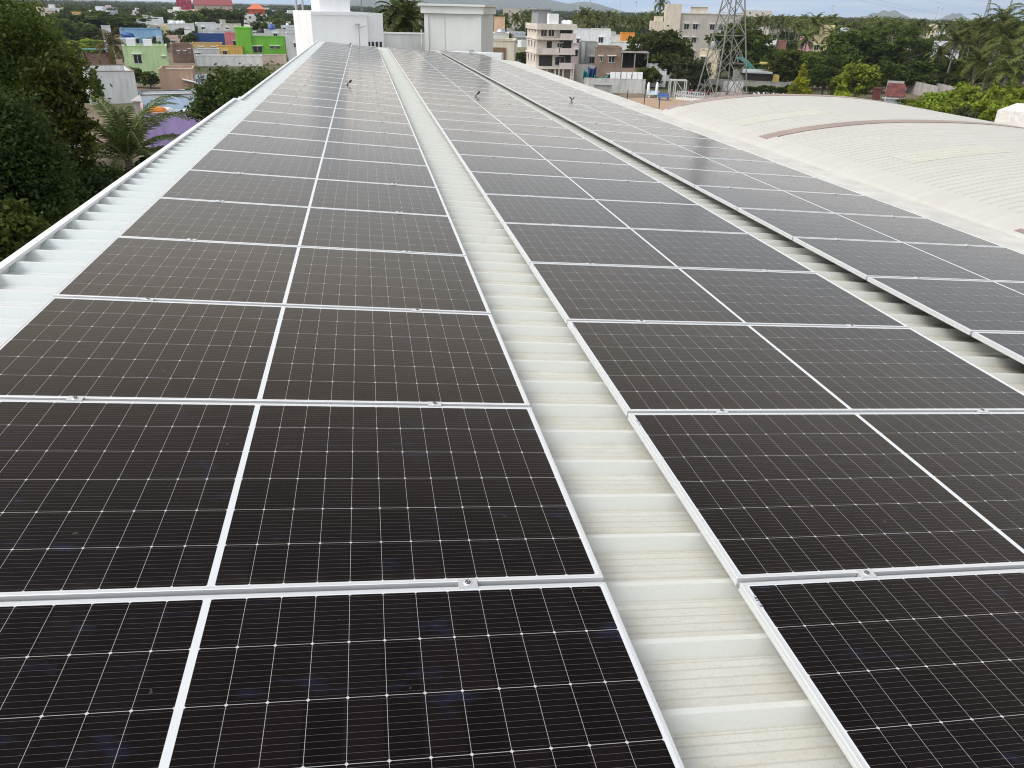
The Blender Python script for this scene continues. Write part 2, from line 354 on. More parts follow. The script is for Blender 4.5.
# ------------------------------------------------------------------ warehouse with the panels
ware = empty('warehouse', 'long warehouse with a white ribbed steel roof carrying the three solar columns', 'building', None, RF)
def section_roof(x0, x1, y0, y1, dz):
    P, cw, fl, z0, z1 = .2515, .02, .022, -.130 + dz, -.080 + dz
    ys = []; y = y0
    while y < y1:
        ys += [(y, z0)] + [p for g_ in (.034, .068, .102, .136) for p in ((y + g_ - .006, z0), (y + g_ - .0015, z0 - .0022), (y + g_ + .0015, z0 - .0022), (y + g_ + .006, z0))] + [(y + .158, z0), (y + .163, z0 - .003), (y + .168, z0), (y + .168 + fl, z1), (y + .168 + fl + cw, z1)]; y += P
    ys.append((y, z0)); b = MB(); xs = [x0, (x0 + x1) / 2, x1]
    vs = [(xx, yy, zz) for yy, zz in ys for xx in xs]; k = len(xs)
    b.add(vs, [(i*k+j, i*k+j+1, (i+1)*k+j+1, (i+1)*k+j) for i in range(len(ys)-1) for j in range(k-1)])
    return b, y
b, yend1 = section_roof(-2.765, 6.75, -3.012, 13.6, 0.0); b.build('roof_sheet', M['roof'], ware)
b, yend2 = section_roof(-2.68, 6.75, yend1 - .0415, 39.6, .003); b.build('roof_sheet', M['roof'], ware)
# left rim: inverted channel over the sheet ends, in two runs
def rim(xa, xb, y0, y1, zt):
    b = MB(); y = y0; rnd = random.Random(5)
    while y < y1:
        ye = min(y + 3.05, y1); j = rnd.uniform(-.003, .003)
        b.box(xa, xb, y, ye + .02 * (ye < y1), zt - .0195, zt + j)
        b.box(xa - .012, xa + .006, y + .0005, ye + .0195 * (ye < y1), zt - .34, zt + j - .004)
        for k in [q_ for q_ in range(3) if y + .55 + q_ < ye]: b.box(xb - .024, xb - .012, y + .5 + k, y + .515 + k, zt + j - .001, zt + .009)
        y = ye
    b.build('rim_flashing', M['flash'], ware)
rim(-2.772, -2.733, -3, 13.35, -.060); rim(-2.685, -2.648, 13.42, 39.4, -.056)
b = MB()                                    # right eave strip: thin flashing lapping the gutter
b.box(5.47, 6.90, -3, 19.6, -.077, -.066); b.box(5.47, 6.80, 19.6, 39.5, -.076, -.060); b.box(6.785, 6.80, 19.6, 39.5, -.5, -.078)
b.build('eave_flashing', plain('eave_flashing_paint', (.575, .565, .52), .55, 0, .14, 2.5), ware)
b = MB()
for x0, x1, y0, y1 in ((-2.70, -2.55, -3, 39.5), (6.45, 6.60, -3, 39.5), (-2.55, 6.45, -3, -2.85), (-2.55, 6.45, 39.35, 39.5)):
    b.box(x0, x1, y0, y1, -13.4, -.20)
b.build('wall', plaster((.62, .60, .56)), ware)
b = MB()
for k in range(13): b.box(-2.5, 6.4, -2.5 + 3.4*k, -2.38 + 3.4*k, -.36, -.135)
b.build('purlin', M['steel'], ware)

# ------------------------------------------------------------------ solar panels
def frame_mesh():
    b = MB(); W, H, T = PW, PH, FT; lip = .012; c = .0015; zg = -.003
    def ring(x, z): return [(x, x, z), (W - x, x, z), (W - x, H - x, z), (x, H - x, z)]
    loops = [ring(.004, -T), ring(0, -T + .004), ring(0, -.022), ring(.0025, -.021), ring(.0025, -.017), ring(0, -.016), ring(0, -c), ring(c, 0), ring(lip - .001, 0), ring(lip, zg), ring(lip, -T + .002), ring(.03, -T + .002), ring(.03, -T), ring(.004, -T)]
    vs = [p for l in loops for p in l]
    b.add(vs, [(i*4+k, i*4+(k+1) % 4, (i+1)*4+(k+1) % 4, (i+1)*4+k) for i in range(len(loops)-1) for k in range(4)])
    return b.mesh('frame', M['alu'])
def clamp_mesh():
    b = MB(); b.box(-.028, .028, PH - .009, PH + GAP + .009, .0006, .0046); b.box(-.026, .026, PH + .004, PH + GAP - .004, -.045, .0005)
    b.lathe([(.0085, .0048), (.0085, .0085), (.007, .011), (.0045, .011), (.0045, .0075), (.001, .0075)], 12, (0, PH + GAP / 2, 0), 1)
    b.lathe([(.014, .0047), (.014, .0056)], 14, (0, PH + GAP / 2, 0), 0)
    return b.mesh('clamp', [M['clamp'], M['bolt']])
fm, cm = frame_mesh(), clamp_mesh()
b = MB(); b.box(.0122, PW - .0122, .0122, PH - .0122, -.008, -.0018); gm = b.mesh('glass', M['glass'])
b = MB(); b.box(0, .009, 0, .055, 0, .0004); stm = b.mesh('serial_sticker', M['sticker'])
b = MB(); b.box(-.025, .025, -.2, .2, -.075, -FT - .0015); rm = b.mesh('mounting_rail', M['alu'])
ORD = ['', 'first', 'second', 'third', 'fourth', 'fifth', 'sixth', 'seventh', 'eighth', 'ninth', 'tenth', 'eleventh', 'twelfth', 'thirteenth', 'fourteenth', 'fifteenth', 'sixteenth', 'seventeenth', 'eighteenth', 'nineteenth', 'twentieth']
TENS = {20: 'twenty', 30: 'thirty'}
def ordw(n):
    if n <= 20: return ORD[n]
    t_ = n // 10 * 10
    return 'thirtieth' if n == 30 else TENS[t_] + '-' + ORD[n - t_]
PITCH = PH + GAP
proto = empty('solar_panel', 'x', 'solar panel')
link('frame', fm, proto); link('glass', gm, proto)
for u in (.2, .815): c_ = link('clamp', cm, proto); c_.location = (u * PW, 0, 0)
for u in (.2, .815): c_ = link('mounting_rail', rm, proto); c_.location = (u * PW, PH + .01, 0)
kids_of(proto)
cols = [('left', -PW, 0.0, 0.0, 0.0, 0.0, 0, 32), ('middle', .4552, .0045, -.0255, .0183, -.0004, 0, 34), ('right', 3.1478, -.0471, .0259, .0155, .0051, 2, 35)]
prnd = random.Random(11); first = True
COLM = {}
for name, x0, dy, z0, ang, yaw, n0, n1 in cols:
    A = RF @ Matrix.Translation((x0, 3 * PITCH, z0)) @ Matrix.Rotation(yaw, 4, 'Z') @ Matrix.Translation((0, dy - 3 * PITCH, 0))
    B = Matrix.Rotation(-ang, 4, 'Y'); COLM[name] = A @ B
    for n in range(n0, n1):
        o = proto if first else copy_tree(proto); first = False
        j = prnd.uniform(-.0012, .0012); tx = prnd.gauss(0, .0010); ty = prnd.gauss(0, .0007)
        o.matrix_world = A @ Matrix.Translation((0, n * PITCH, j)) @ B @ Matrix.Rotation(tx, 4, 'X') @ Matrix.Rotation(ty, 4, 'Y')
        r = n - n0 + 1
        if r == 1: lb = f'dark solar panel nearest the viewer in the {name} column, cut by the picture edge'
        elif n == n1 - 1: lb = f'pale reflecting solar panel at the far end of the {name} column'
        else: lb = f"{'dark' if n < 5 else 'grey' if n < 12 else 'pale sky-reflecting'} solar panel in the {name} column, {ordw(r)} row up from the near edge"
        tag(o, lb, 'solar panel', 'solar panels in three columns on the roof')
        if name == 'middle' and n < 6:
            s_ = link('serial_sticker', stm, o); s_.location = (.0145, PH - .115, -.0016)
# washing nozzles standing on the panels
def nozzle(cname, u, y, kind, label):
    A = COLM[cname]; o = empty('cleaning_nozzle', label, 'nozzle', 'black cleaning nozzles on the panels', A @ Matrix.Translation((u * PW, y, .0015)) @ Matrix.Scale(.85, 4))
    b = MB(); b.lathe([(.03, 0), (.03, .006), (.014, .012), (.010, .03)], 12); b.build('base', M['black'], o)
    if kind == 1:
        b = MB(); b.tube([(0, 0, .02), (.022, 0, .045), (.04, 0, .062)], [.009, .010, .014], 8); b.build('stem', M['black'], o)
        b = MB(); b.tube([(.036, 0, .058), (.062, 0, .085), (.085, 0, .115), (.095, 0, .128)], [.014, .026, .026, .012], 10); b.build('head', M['black'], o)
    elif kind == 2:
        b = MB(); b.tube([(0, 0, .02), (-.012, 0, .05), (-.03, 0, .075), (-.06, 0, .085), (-.075, 0, .078)], [.012, .012, .014, .022, .010], 8); b.build('stem', M['black'], o)
        b = MB(); b.tube([(-.01, 0, .05), (.03, 0, .055), (.048, 0, .085), (.055, 0, .12)], [.01, .013, .018, .012], 8); b.build('head', M['black'], o)
nozzle('left', .556, 17.0, 1, 'small black slanted nozzle standing on the left column of panels')
nozzle('middle', .57, 17.3, 1, 'small black slanted nozzle standing on the middle column of panels')
nozzle('right', .46, 18.0, 2, 'small black forked nozzle standing on the right column of panels')
nozzle('left', .46, 35.6, 1, 'tiny black nozzle near the far end of the left column')

# ------------------------------------------------------------------ vaulted hall on the right
hall = empty('vaulted_hall', 'low hall with a cream curved corrugated roof right of the solar panels', 'building', None, Matrix.Identity(4))
prof = [(6.35, 11.62), (6.6, 11.84), (7.25, 12.0), (8.03, 12.11), (9.08, 12.19), (10.17, 12.2), (11.57, 12.15), (13.03, 11.99), (14.57, 11.735), (16.18, 11.41), (18, 10.98), (20, 10.42), (22, 9.78), (24, 9.05)]
def pz(x):
    for (a, za), (b_, zb), i in zip(prof, prof[1:], range(99)):
        if a <= x <= b_:
            p0 = prof[i-1] if i else prof[0]; p3 = prof[i+2] if i + 2 < len(prof) else prof[-1]
            m1 = (zb - p0[1]) / (b_ - p0[0]); m2 = (p3[1] - za) / (p3[0] - a); h = b_ - a; s = (x - a) / h
            return za*(1+2*s)*(1-s)**2 + m1*h*s*(1-s)**2 + zb*s*s*(3-2*s) + m2*h*s*s*(s-1)
    return prof[-1][1]
def vault_strip(x0, x1, y0, y1, dz, nx, corr=0.0):
    b = MB(); xs = [x0 + (x1 - x0) * i / nx for i in range(nx + 1)]
    if corr:
        ys = []; y = y0
        while y < y1: ys += [(y, corr), (y + .105, corr), (y + .117, 0), (y + .133, 0), (y + .145, corr)]; y += .158
        ys.append((y1, 0))
    else: ys = [(y0, 0), (y1, 0)]
    k = len(xs); vs = [(x, y, pz(x) + z + dz) for y, z in ys for x in xs]
    b.add(vs, [(i*k+j, i*k+j+1, (i+1)*k+j+1, (i+1)*k+j) for i in range(len(ys)-1) for j in range(k-1)], 0, False)
    if not corr:
        vs = [(x, y, pz(x) + z) for z in (dz, dz - .05) for y in (y0, y1) for x in xs]
        b.add(vs, [(i*2*0 + j, j + 1, 2*k + j + 1, 2*k + j) for i in (0,) for j in range(k-1)] + [(k + j + 1, k + j, 3*k + j, 3*k + j + 1) for j in range(k-1)])
    return b
vault_strip(6.35, 24, -3, 18.5, 0, 44, .022).build('vault_roof', M['vault'], hall)
for y0, y1, x0 in ((18.36, 18.72, 6.3), (13.40, 13.74, 6.78), (6.55, 6.95, 6.62), (.2, .55, 6.62)): vault_strip(x0, 24, y0, y1, .034, 44).build('joint_band', M['brown'], hall)
def skyl(xa, xb, y):
    b = vault_strip(xa, xb, y, y + .5, .0, 12, .0235); b.build('skylight_strip', M['skylight'], hall)
skyl(6.9, 9.0, 14.9); skyl(7.5, 9.2, 10.1)
vault_strip(6.42, 6.98, -3, 18.35, .027, 6).build('valley_flashing', M['vault'], hall)
b = MB()
for i in range(40):
    xa, xb = 6.5 + i * .435, 6.5 + (i + 1) * .435
    vs = [(xa, 18.42, 0), (xb, 18.42, 0), (xb, 18.42, pz(xb) - .04), (xa, 18.42, pz(xa) - .04)]; b.add(vs, [(0, 1, 2, 3)])
b.box(23.8, 23.95, -3, 18.4, 0, 9.0)
b.build('wall', plaster((.60, .58, .52)), hall)
b = MB(); b.box(6.79, 6.97, -3, 18.4, 11.60, 11.615); b.build('valley_gutter', M['vault'], hall)

# ------------------------------------------------------------------ blocks at the far end of the roof
def local_frame(px0, px1, py, D, yaw=0.0, z=0.0):
    P0, P1 = at(px0, py, D), at(px1, py, D); c = (P0 + P1) / 2; w = math.hypot(P1.x - P0.x, P1.y - P0.y)
    d = math.atan2(-(c.x - CAM[0]), c.y - CAM[1])
    return Matrix.Translation((c.x, c.y, z)) @ Matrix.Rotation(d + yaw, 4, 'Z'), w, c.z
def window(parent, x, z, w, h, y=0.0, side=None, shade=True, frame=None):
    """frame standing 3 cm proud with a dark pane set back inside it; side = +1/-1 puts it on the right / left wall"""
    T = Matrix.Identity(4)
    if side: T = Matrix.Translation((side[0], side[1], 0)) @ Matrix.Rotation(R(90) * side[2], 4, 'Z')
    b = MB(); f = .07
    for a in ((x-w/2, x+w/2, z, z+f), (x-w/2, x+w/2, z+h-f, z+h), (x-w/2, x-w/2+f, z+f, z+h-f), (x+w/2-f, x+w/2, z+f, z+h-f), (x-f/2, x+f/2, z+f, z+h-f)):
        b.box(a[0], a[1], y - .04, y + .02, a[2], a[3], 0, T)
    if shade: b.box(x-w/2-.2, x+w/2+.2, y - .5, y - .001, z+h+.12, z+h+.22, 1, T)
    o = b.build('window', [frame or M['wframe'], M['whitewash']], parent)
    b = MB(); b.box(x-w/2+f+.002, x+w/2-f-.002, y - .012, y - .004, z+f+.002, z+h-f-.002, 0, T); b.build('pane', M['pane'], o)
    return o
# white lift room
T, w, zt = local_frame(312, 386, 12, 39.6, R(14), 0)
o = empty('stair_room', 'whitewashed stair room with a taller tank on top at the far end of the roof', 'building', None, T)
zb = 10.6; hw = w / 2
b = MB(); b.box(-hw - .1, hw - .85, 0, 4.2, zb, zt); b.box(hw - .85, hw, .35, 4.0, zb, zt - .03); b.box(-hw - .1, hw - .85, -.03, -.001, zt - .14, zt)
b.build('wall', M['whitewash'], o)
b = MB(); b.box(-hw + .45, -hw + 1.85, .6, 2.4, zt + .001, zt + 2.2); b.box(-hw + .38, -hw + 1.92, .53, 2.47, zt + 2.201, zt + 2.34); b.build('rooftop_tank', M['whitewash'], o)
b = MB()
for k in range(4): b.box(hw - .78 + .19 * k, hw - .68 + .19 * k, .318, .349, zb + .6, zt - 1.25)
b.build('louvre', M['dark'], o)
for px, h in ((349, 1.0), (362, 2.6)):
    q = local_frame(px, px, 12, 40.5)[0].translation
    b = MB(); b.tube([(0, 0, 0), (0, 0, h)], .028, 6); b.bar((-.2, 0, h * .8), (.25, 0, h * .8), .03)
    o2 = b.build('antenna_mast', M['steel'], None, (q.x, q.y, zt + .002)); tag(o2, 'thin grey mast on the white stair room, ' + ('the shorter left one' if h < 2 else 'the taller right one'), 'antenna', 'masts on the white stair room')
b = MB(); q = local_frame(359, 359, 30, 39.4)[0]
b.bar((0, 0, 11.4), (0, 0, 13.25), .04); b.box(-.16, .06, -.12, .12, 13.2, 13.27); b.bar((0, 0, 13.1), (.35, -.05, 13.18), .03)
lp = b.build('wall_lamp', M['steel']); lp.matrix_world = q; tag(lp, 'small grey lamp bracket on the white stair room wall', 'lamp')
# low whitewashed parapet between both blocks
T, w, zt = local_frame(384, 425, 34, 44.2, 0, 0)
o = empty('parapet_wall', 'low stained whitewashed parapet between the stair room and the concrete block', 'wall', None, T)
b = MB(); b.box(-w/2 - .3, w/2 + .3, 0, .2, 10, zt); b.build('wall', plaster((.66, .67, .66), .8), o)
b = MB(); b.box(-w/2 - .3, w/2 + .3, -.03, .23, zt + .001, zt + .07); b.build('coping', M['whitewash'], o)
# concrete block
T, w, zt = local_frame(421, 484, 4, 43.2, R(-13), 0)
o = empty('concrete_tank_house', 'grey concrete tank house with a projecting top band at the far roof end', 'building', None, T)
hw = w / 2; b = MB(); b.box(-hw + .1, hw - .1, 0, 3.4, 9.6, zt - .45); b.box(hw - 2.1, hw - 2.0, -.03, -.001, 9.6, zt - .6)
b.box(hw - .42, hw - .1, -.05, -.001, 9.6, zt - .46); b.box(-hw + .1, -hw + .32, -.05, -.001, 9.6, zt - .46); b.build('wall', M['concrete'], o)
b = MB(); b.box(-hw - .05, hw + .02, -.14, 3.5, zt - .44, zt - .1); b.box(-hw - .15, hw + .12, -.24, 3.6, zt - .099, zt); b.build('top_band', plaster((.68, .68, .65), .14), o)
b = MB(); b.tube([(-hw - .05, -.1, 10.5), (-hw - .05, -.1, zt - 1.2)], .035, 6); b.build('drain_pipe', M['steel'], o)
# white plinth at the foot and the little box on it
T, w, zt = local_frame(424, 490, 52, 41.9, R(-13), 0)
b = MB(); b.box(-w/2, w/2 + .6, 0, .6, zt - 1.2, zt); p = b.build('roof_curb', M['whitewash']); p.matrix_world = T; tag(p, 'low white curb along the foot of the concrete tank house', 'curb')
T, w, zt = local_frame(469, 474, 50, 41.4, 0, 0)
b = MB(); b.box(-w/2, w/2, 0, .2, zt - .55, zt); b.box(-w/2 - .02, w/2 + .02, -.02, .22, zt + .001, zt + .03)
p = b.build('junction_box', M['concrete']); p.matrix_world = T; tag(p, 'small pale junction box standing on the curb at the roof end', 'junction box')

# ------------------------------------------------------------------ houses
def house(name, label, px0, px1, ytop, D, depth, c, yaw=0, par=.7, wins=(), side=None, group=None, cop=None, mat=None, cat='house', roofcol=(.45, .44, .42)):
    T, w, zt = local_frame(px0, px1, ytop, D, R(yaw), 0)
    o = empty(name, label, cat, group, T); hw = w / 2; wm = mat or plaster(c)
    b = MB(); b.box(-hw, hw, 0, depth, 0, zt - par); b.build('wall', wm, o)
    b = MB(); t_ = .18
    for a in ((-hw, hw, 0, t_), (-hw, hw, depth - t_, depth), (-hw, -hw + t_, t_, depth - t_), (hw - t_, hw, t_, depth - t_)): b.box(*a, zt - par + .001, zt - .08)
    for a in ((-hw - .06, hw + .06, -.06, t_ + .04), (-hw - .06, hw + .06, depth - t_ - .04, depth + .06), (-hw - .06, -hw + t_ + .04, t_ + .041, depth - t_ - .041), (hw - t_ - .04, hw + .06, t_ + .041, depth - t_ - .041)): b.box(*a, zt - .079, zt, 1)
    b.build('parapet', [wm, cop or wm], o)
    b = MB(); b.box(-hw + t_ + .01, hw - t_ - .01, t_ + .01, depth - t_ - .01, zt - par + .001, zt - par + .06); b.build('roof', plaster(roofcol), o)
    if not wins and zt > 3.4 and w > 3.5 and name not in ('white_row', 'dark_blue_house', 'lavender_house', 'grey_house', 'salmon_house', 'long_house'):
        wins = [(.28, zt - par - 1.9, 1.1, 1.2)] + ([(.70, zt - par - 1.9, 1.1, 1.2)] if w > 7 else []) + ([(.5, zt - par - 4.9, 1.2, 1.3)] if zt - par > 6 else [])
    for wx, z, ww, wh in wins: window(o, (wx - .5) * w, z, ww, wh)
    return o, w, zt
def tank(px, py, D, r, h, m, label, group=None):
    P = at(px, py, D); b = MB(); b.lathe([(r, 0), (r, h * .2), (r*1.03, h * .22), (r, h * .25), (r, h * .5), (r*1.03, h*.52), (r, h*.55), (r, h * .8), (r * .75, h * .93), (r * .3, h * .97), (r * .3, h), (.02, h)], 16)
    o = b.build('water_tank', m, None, (P.x, P.y, P.z - h)); tag(o, label, 'water tank', group); return o
W_ = M['whitewash']; BLK = M['black']
WH = plain('white_tank_plastic', (.78, .78, .78), .45)
# left side, nearest first
o, w, zt = house('lavender_house', 'single storey lavender house with an orange bundle on its roof terrace', 142, 214, 112, 90, 9, (.46, .36, .68), 2, .75, cop=plaster((.62, .40, .42)), roofcol=(.42, .48, .56))
b = MB(); b.box(-w/2 + .2, w/2 - .2, 8.7, 8.81, zt - .9, zt + .55); b.build('rear_wall', plaster((.50, .60, .70)), o)
def bundle(px, py, D, r, m, label, nm='bundle'):
    P = at(px, py, D); b = MB(); rnd = random.Random(px); n = 12
    prof_ = [(r * .9, 0), (r * 1.05, r * .35), (r * .85, r * .75), (r * .4, r * .95), (.02, r)]; vs = []
    for rr, z in prof_:
        for k in range(n): g_ = 2*math.pi*k/n; q_ = rr * rnd.uniform(.85, 1.15); vs.append((q_*1.5*math.cos(g_), q_*math.sin(g_), z))
    b.add(vs, [(i*n+k, i*n+(k+1) % n, (i+1)*n+(k+1) % n, (i+1)*n+k) for i in range(4) for k in range(n)], 0, True)
    o = b.build(nm, m, None, (P.x, P.y, P.z)); tag(o, label, 'bundle'); return o
bundle(157, 112.5, 92, .62, plain('orange_sheet', (.75, .24, .03), .6), 'bright orange bundle lying on the lavender house terrace')
bundle(167, 112, 92.5, .5, plain('white_sacks', (.7, .68, .66), .8), 'pale sack heap beside the orange bundle on the lavender house')
bundle(187, 111.5, 92, .28, plain('white_pot', (.75, .75, .75), .6), 'small white sack alone on the right of the lavender house terrace')
o, w, zt = house('long_house', 'long pale grey flat roofed house with a dark blue roof edge behind the lavender house', 140, 209, 94, 108, 5, (.66, .67, .69), 3, .35, cop=plain('dark_blue_edge', (.05, .09, .14), .6))
b = MB(); b.box(w/2 - 2.2, w/2 - .3, -.6, -.002, 0, zt - .4); b.build('annex', plaster((.42, .42, .42)), o)
P = at(160, 88, 116); b = MB(); b.box(-3.6, 3.6, 0, 4.2, 0, 2.2); b.add([(-3.9, -.3, 2.2), (3.9, -.3, 2.2), (3.7, 4.6, 3.4), (-3.7, 4.6, 2.6), (-3.9, -.3, 2.1), (3.9, -.3, 2.1), (3.7, 4.6, 3.3), (-3.7, 4.6, 2.5)], [(0,1,2,3), (7,6,5,4), (0,4,5,1), (1,5,6,2), (2,6,7,3), (3,7,4,0)], 1)
o = b.build('tin_shed', [plaster((.4, .38, .35)), plain('weathered_tin', (.45, .44, .43), .5, .2)], None, (P.x, P.y, 0)); tag(o, 'low shed with a skewed weathered tin roof behind the long grey house', 'shed')
house('grey_house', 'pale grey house with a brown stained parapet left of the light green house', 84, 134, 71, 135, 13, (.70, .71, .72), 4, .9, cop=plaster((.24, .20, .17)), roofcol=(.38, .36, .33))
o, w, zt = house('salmon_house', 'salmon plastered two storey box house with a white awning', 158, 192, 69, 148, 8, (.50, .33, .25), -4, .5, roofcol=(.55, .54, .52))
b = MB(); b.box(0, 3.2, -1.1, -.002, 1.5, 1.62, 0, Matrix.Translation((.5, 0, .8)) @ Matrix.Rotation(R(14), 4, 'Y')); b.build('awning', W_, o)
b = MB(); b.box(w/2 + .002, w/2 + 2.3, .5, 7, 0, zt - 1.6); b.box(w/2 + .3, w/2 + 2.6, -.4, .49, zt - 1.5, zt - .9); b.build('side_annex', plaster((.42, .46, .54)), o)
o, w, zt = house('light_green_house', 'pale lime green two storey house with one dark window', 122, 166, 46, 182, 10, (.50, .66, .36), -2, .55, wins=[(.30, 2.5, 1.5, 1.7), (.9, 3.4, .5, .4)], roofcol=(.52, .52, .52))
b = MB(); b.box(w/2 - 4.2, w/2 - 2.6, 3, 5, zt - .5, zt + 1.1); b.box(-w/2 + .8, -w/2 + 2.4, .8, 3.0, zt - .5, zt + 1.2); b.build('roof_room', W_, o)
o, w, zt = house('blue_roof_house', 'white house with pale blue upper wall and blue roof edge behind the lime house', 119, 161, 29, 204, 9, (.26, .44, .62), -2, 1.2, wins=[(.35, 5.2, 1.4, 1.0)], cop=plain('blue_edge', (.06, .22, .36), .5))
b = MB(); b.box(w/2 - 1.9, w/2 - .1, -2, -.002, 0, zt - 1.4); b.box(-w/2, -w/2 + 3, -1.8, -.002, 0, zt - 1.9); b.build('annex', plaster((.60, .64, .68)), o)
bundle(128, 37, 200, .95, plain('blue_barrel_plastic', (.03, .10, .30), .5), 'dark blue tarpaulin heap on the roof left of the blue roofed house')
T, w, zt = local_frame(81, 112, 49, 214, 0, 0)
o = empty('teal_roof_hut', 'red brick hut under a teal tin roof left of the lime green house', 'hut', None, T)
b = MB(); b.box(-w/2 + .6, w/2, 0, 6, 0, zt - 1.0); b.build('wall', brick((.30, .13, .09)), o)
b = MB(); b.box(-w/2, w/2 + .3, -.9, 6.3, zt - .12, zt, 0, Matrix.Rotation(R(-2), 4, 'X')); b.build('roof', plain('teal_tin', (.12, .42, .36), .45), o)
b = MB(); b.box(-w/2 + .35, -w/2 + .62, -.4, -.12, 0, zt - .2); b.build('post', M['dark'], o)
house('brown_house', 'rough brown brick house right of the lime green house', 171, 192, 44, 224, 8, None, 2, .4, mat=brick((.24, .12, .075)), cop=plaster((.42, .30, .24)), wins=[(.3, 2.2, .5, .5), (.6, 2.2, .5, .5), (.82, 2.2, .5, .9)])
house('pale_shop', 'small pale grey house with a dark door beside the brown brick house', 193, 219, 49, 223, 6, (.58, .58, .58), 0, .2, wins=[(.16, .3, 1.2, 2.0)])
house('orange_wall_house', 'low house with a yellow orange wall under the pink house', 217, 242, 46, 232, 5, (.72, .44, .12), 0, .5)
house('yellow_wall_house', 'low dusty yellow house under the dark blue wall', 192, 222, 43, 246, 6, (.62, .42, .20), 0, .4)
house('dark_blue_house', 'flat house with a dark blue front wall', 193, 226, 34, 258, 7, (.035, .09, .28), 0, .5, cop=plaster((.05, .11, .32)))
house('pink_house', 'small pink house with one dark window beside the bright green house', 224, 241, 33, 244, 7, (.68, .22, .27), 0, .4, wins=[(.62, 3.0, 1.5, 1.3)])
o, w, zt = house('bright_green_house', 'vivid green two part house with a taller left tower', 251, 284, 37, 233, 9, (.17, .48, .05), -3, .5, wins=[(.16, 1.9, 2.4, 1.6), (.6, 2.9, 1.1, .7), (.78, 2.9, 1.1, .7)])
b = MB(); b.box(-w/2 - 3.9, -w/2 - .002, -.6, 8, 0, 7.9); b.box(-w/2 - 4, -w/2 + .1, -.7, 8.1, 7.901, 8.05); b.build('tower', plaster((.18, .48, .05)), o)
house('white_row', 'low white wall of outbuildings below the bright green house', 196, 262, 55.5, 212, 4, (.78, .77, .76), 1, .3)
house('peach_outbuilding', 'low patchy peach outbuilding at the foot of the bright green house', 247, 286, 55, 220, 4, (.62, .50, .42), 1, .4)
house('white_block', 'plain off-white house right of the bright green house', 286, 303, 33, 212, 8, (.62, .63, .64), 0, .4, wins=[(.5, 4.3, .9, .9)])
house('white_terrace', 'white house with two roof tanks above the blue roof', 136, 163, 17.5, 330, 12, (.74, .75, .77), 0, 1.8)
house('white_long_house', 'white house with dark window and round tanks left of the dark tree', 168, 194, 24, 300, 10, (.74, .74, .74), 0, .7, wins=[(.72, 4.2, 1.2, 1.2)])
for k, px in enumerate((172, 178, 182)): tank(px, 20.5, 303, .9, 1.6, WH, 'white round water tank on the white long house roof', 'tanks on the white long house')
house('white_far_house', 'small white house behind the dark blue wall', 197, 216, 23, 306, 8, (.68, .70, .72), 0, .6)
house('cream_row', 'cream flat house behind the pink house', 221, 241, 24, 330, 8, (.62, .58, .50), 0, .6)
house('white_store', 'white flat house with a blue tank behind the green tower', 264, 300, 30, 262, 8, (.64, .65, .66), 0, .8, wins=[(.3, 4.5, 1.2, 1.2)])
house('white_back_store', 'white flat house behind the bright green house', 252, 268, 33, 270, 8, (.62, .62, .60), 0, .8)
tank(271, 24, 264, 1.0, 2.2, plain('blue_tank', (.06, .12, .34), .4), 'blue round water tank on the white flat house')
tank(261, 28.5, 272, .9, 1.6, BLK, 'black round water tank on the white back house')
o, w, zt = house('red_roof_house', 'white house with an orange red hipped roof room', 243, 267, 14, 480, 12, (.76, .74, .72), 0, .5)
b = MB(); b.box(-w/2 + 3, w/2 - 1, 2, 9, zt - .4, zt + 2.3); b.build('upper_room', plaster((.58, .12, .06)), o)
b = MB(); hw = w / 2; b.add([(-hw + 2, 1, zt + 2.3), (hw, 1, zt + 2.3), (hw, 10, zt + 2.3), (-hw + 2, 10, zt + 2.3), (-hw + 6, 5.5, zt + 5), (hw - 4, 5.5, zt + 5)], [(0, 1, 5, 4), (1, 2, 5), (2, 3, 4, 5), (3, 0, 4), (3, 2, 1, 0)]); b.build('hip_roof', plain('orange_roof_tile', (.62, .17, .08), .7), o)
house('crimson_building', 'crimson block at the top edge left of the maroon shed', 176, 191, 0, 700, 12, (.42, .03, .07), 0, .6)
o, w, zt = house('maroon_shed', 'long shed with a maroon roof at the top edge', 194, 232, 5, 720, 14, (.62, .48, .40), 0, .3)
b = MB(); hw = w/2; b.add([(-hw-1, -1, zt), (hw+1, -1, zt), (hw+1, 15, zt), (-hw-1, 15, zt), (-hw, 7, zt + 4.5), (hw, 7, zt + 4.5)], [(0,1,5,4), (1,2,5), (2,3,4,5), (3,0,4), (3,2,1,0)]); b.build('roof', plain('maroon_sheet', (.26, .06, .06), .6), o)
house('cream_far_house', 'cream house with a teal door showing between the far left trees', 30, 52, 12, 470, 10, (.66, .58, .48), 0, .6)
house('ochre_far_house', 'ochre house showing between the far left trees', 70, 82, 12, 450, 10, (.72, .47, .20), 0, .6)
house('white_slab_house', 'narrow white house behind the hut and the small palm', 101, 110, 26, 240, 5, (.66, .67, .68), 0, .5)
house('white_hidden_house', 'white house showing in bits through the gaps of the corner tree', -20, 76, 98, 78, 8, (.78, .78, .78), 3, .6, cop=plaster((.5, .3, .25)))
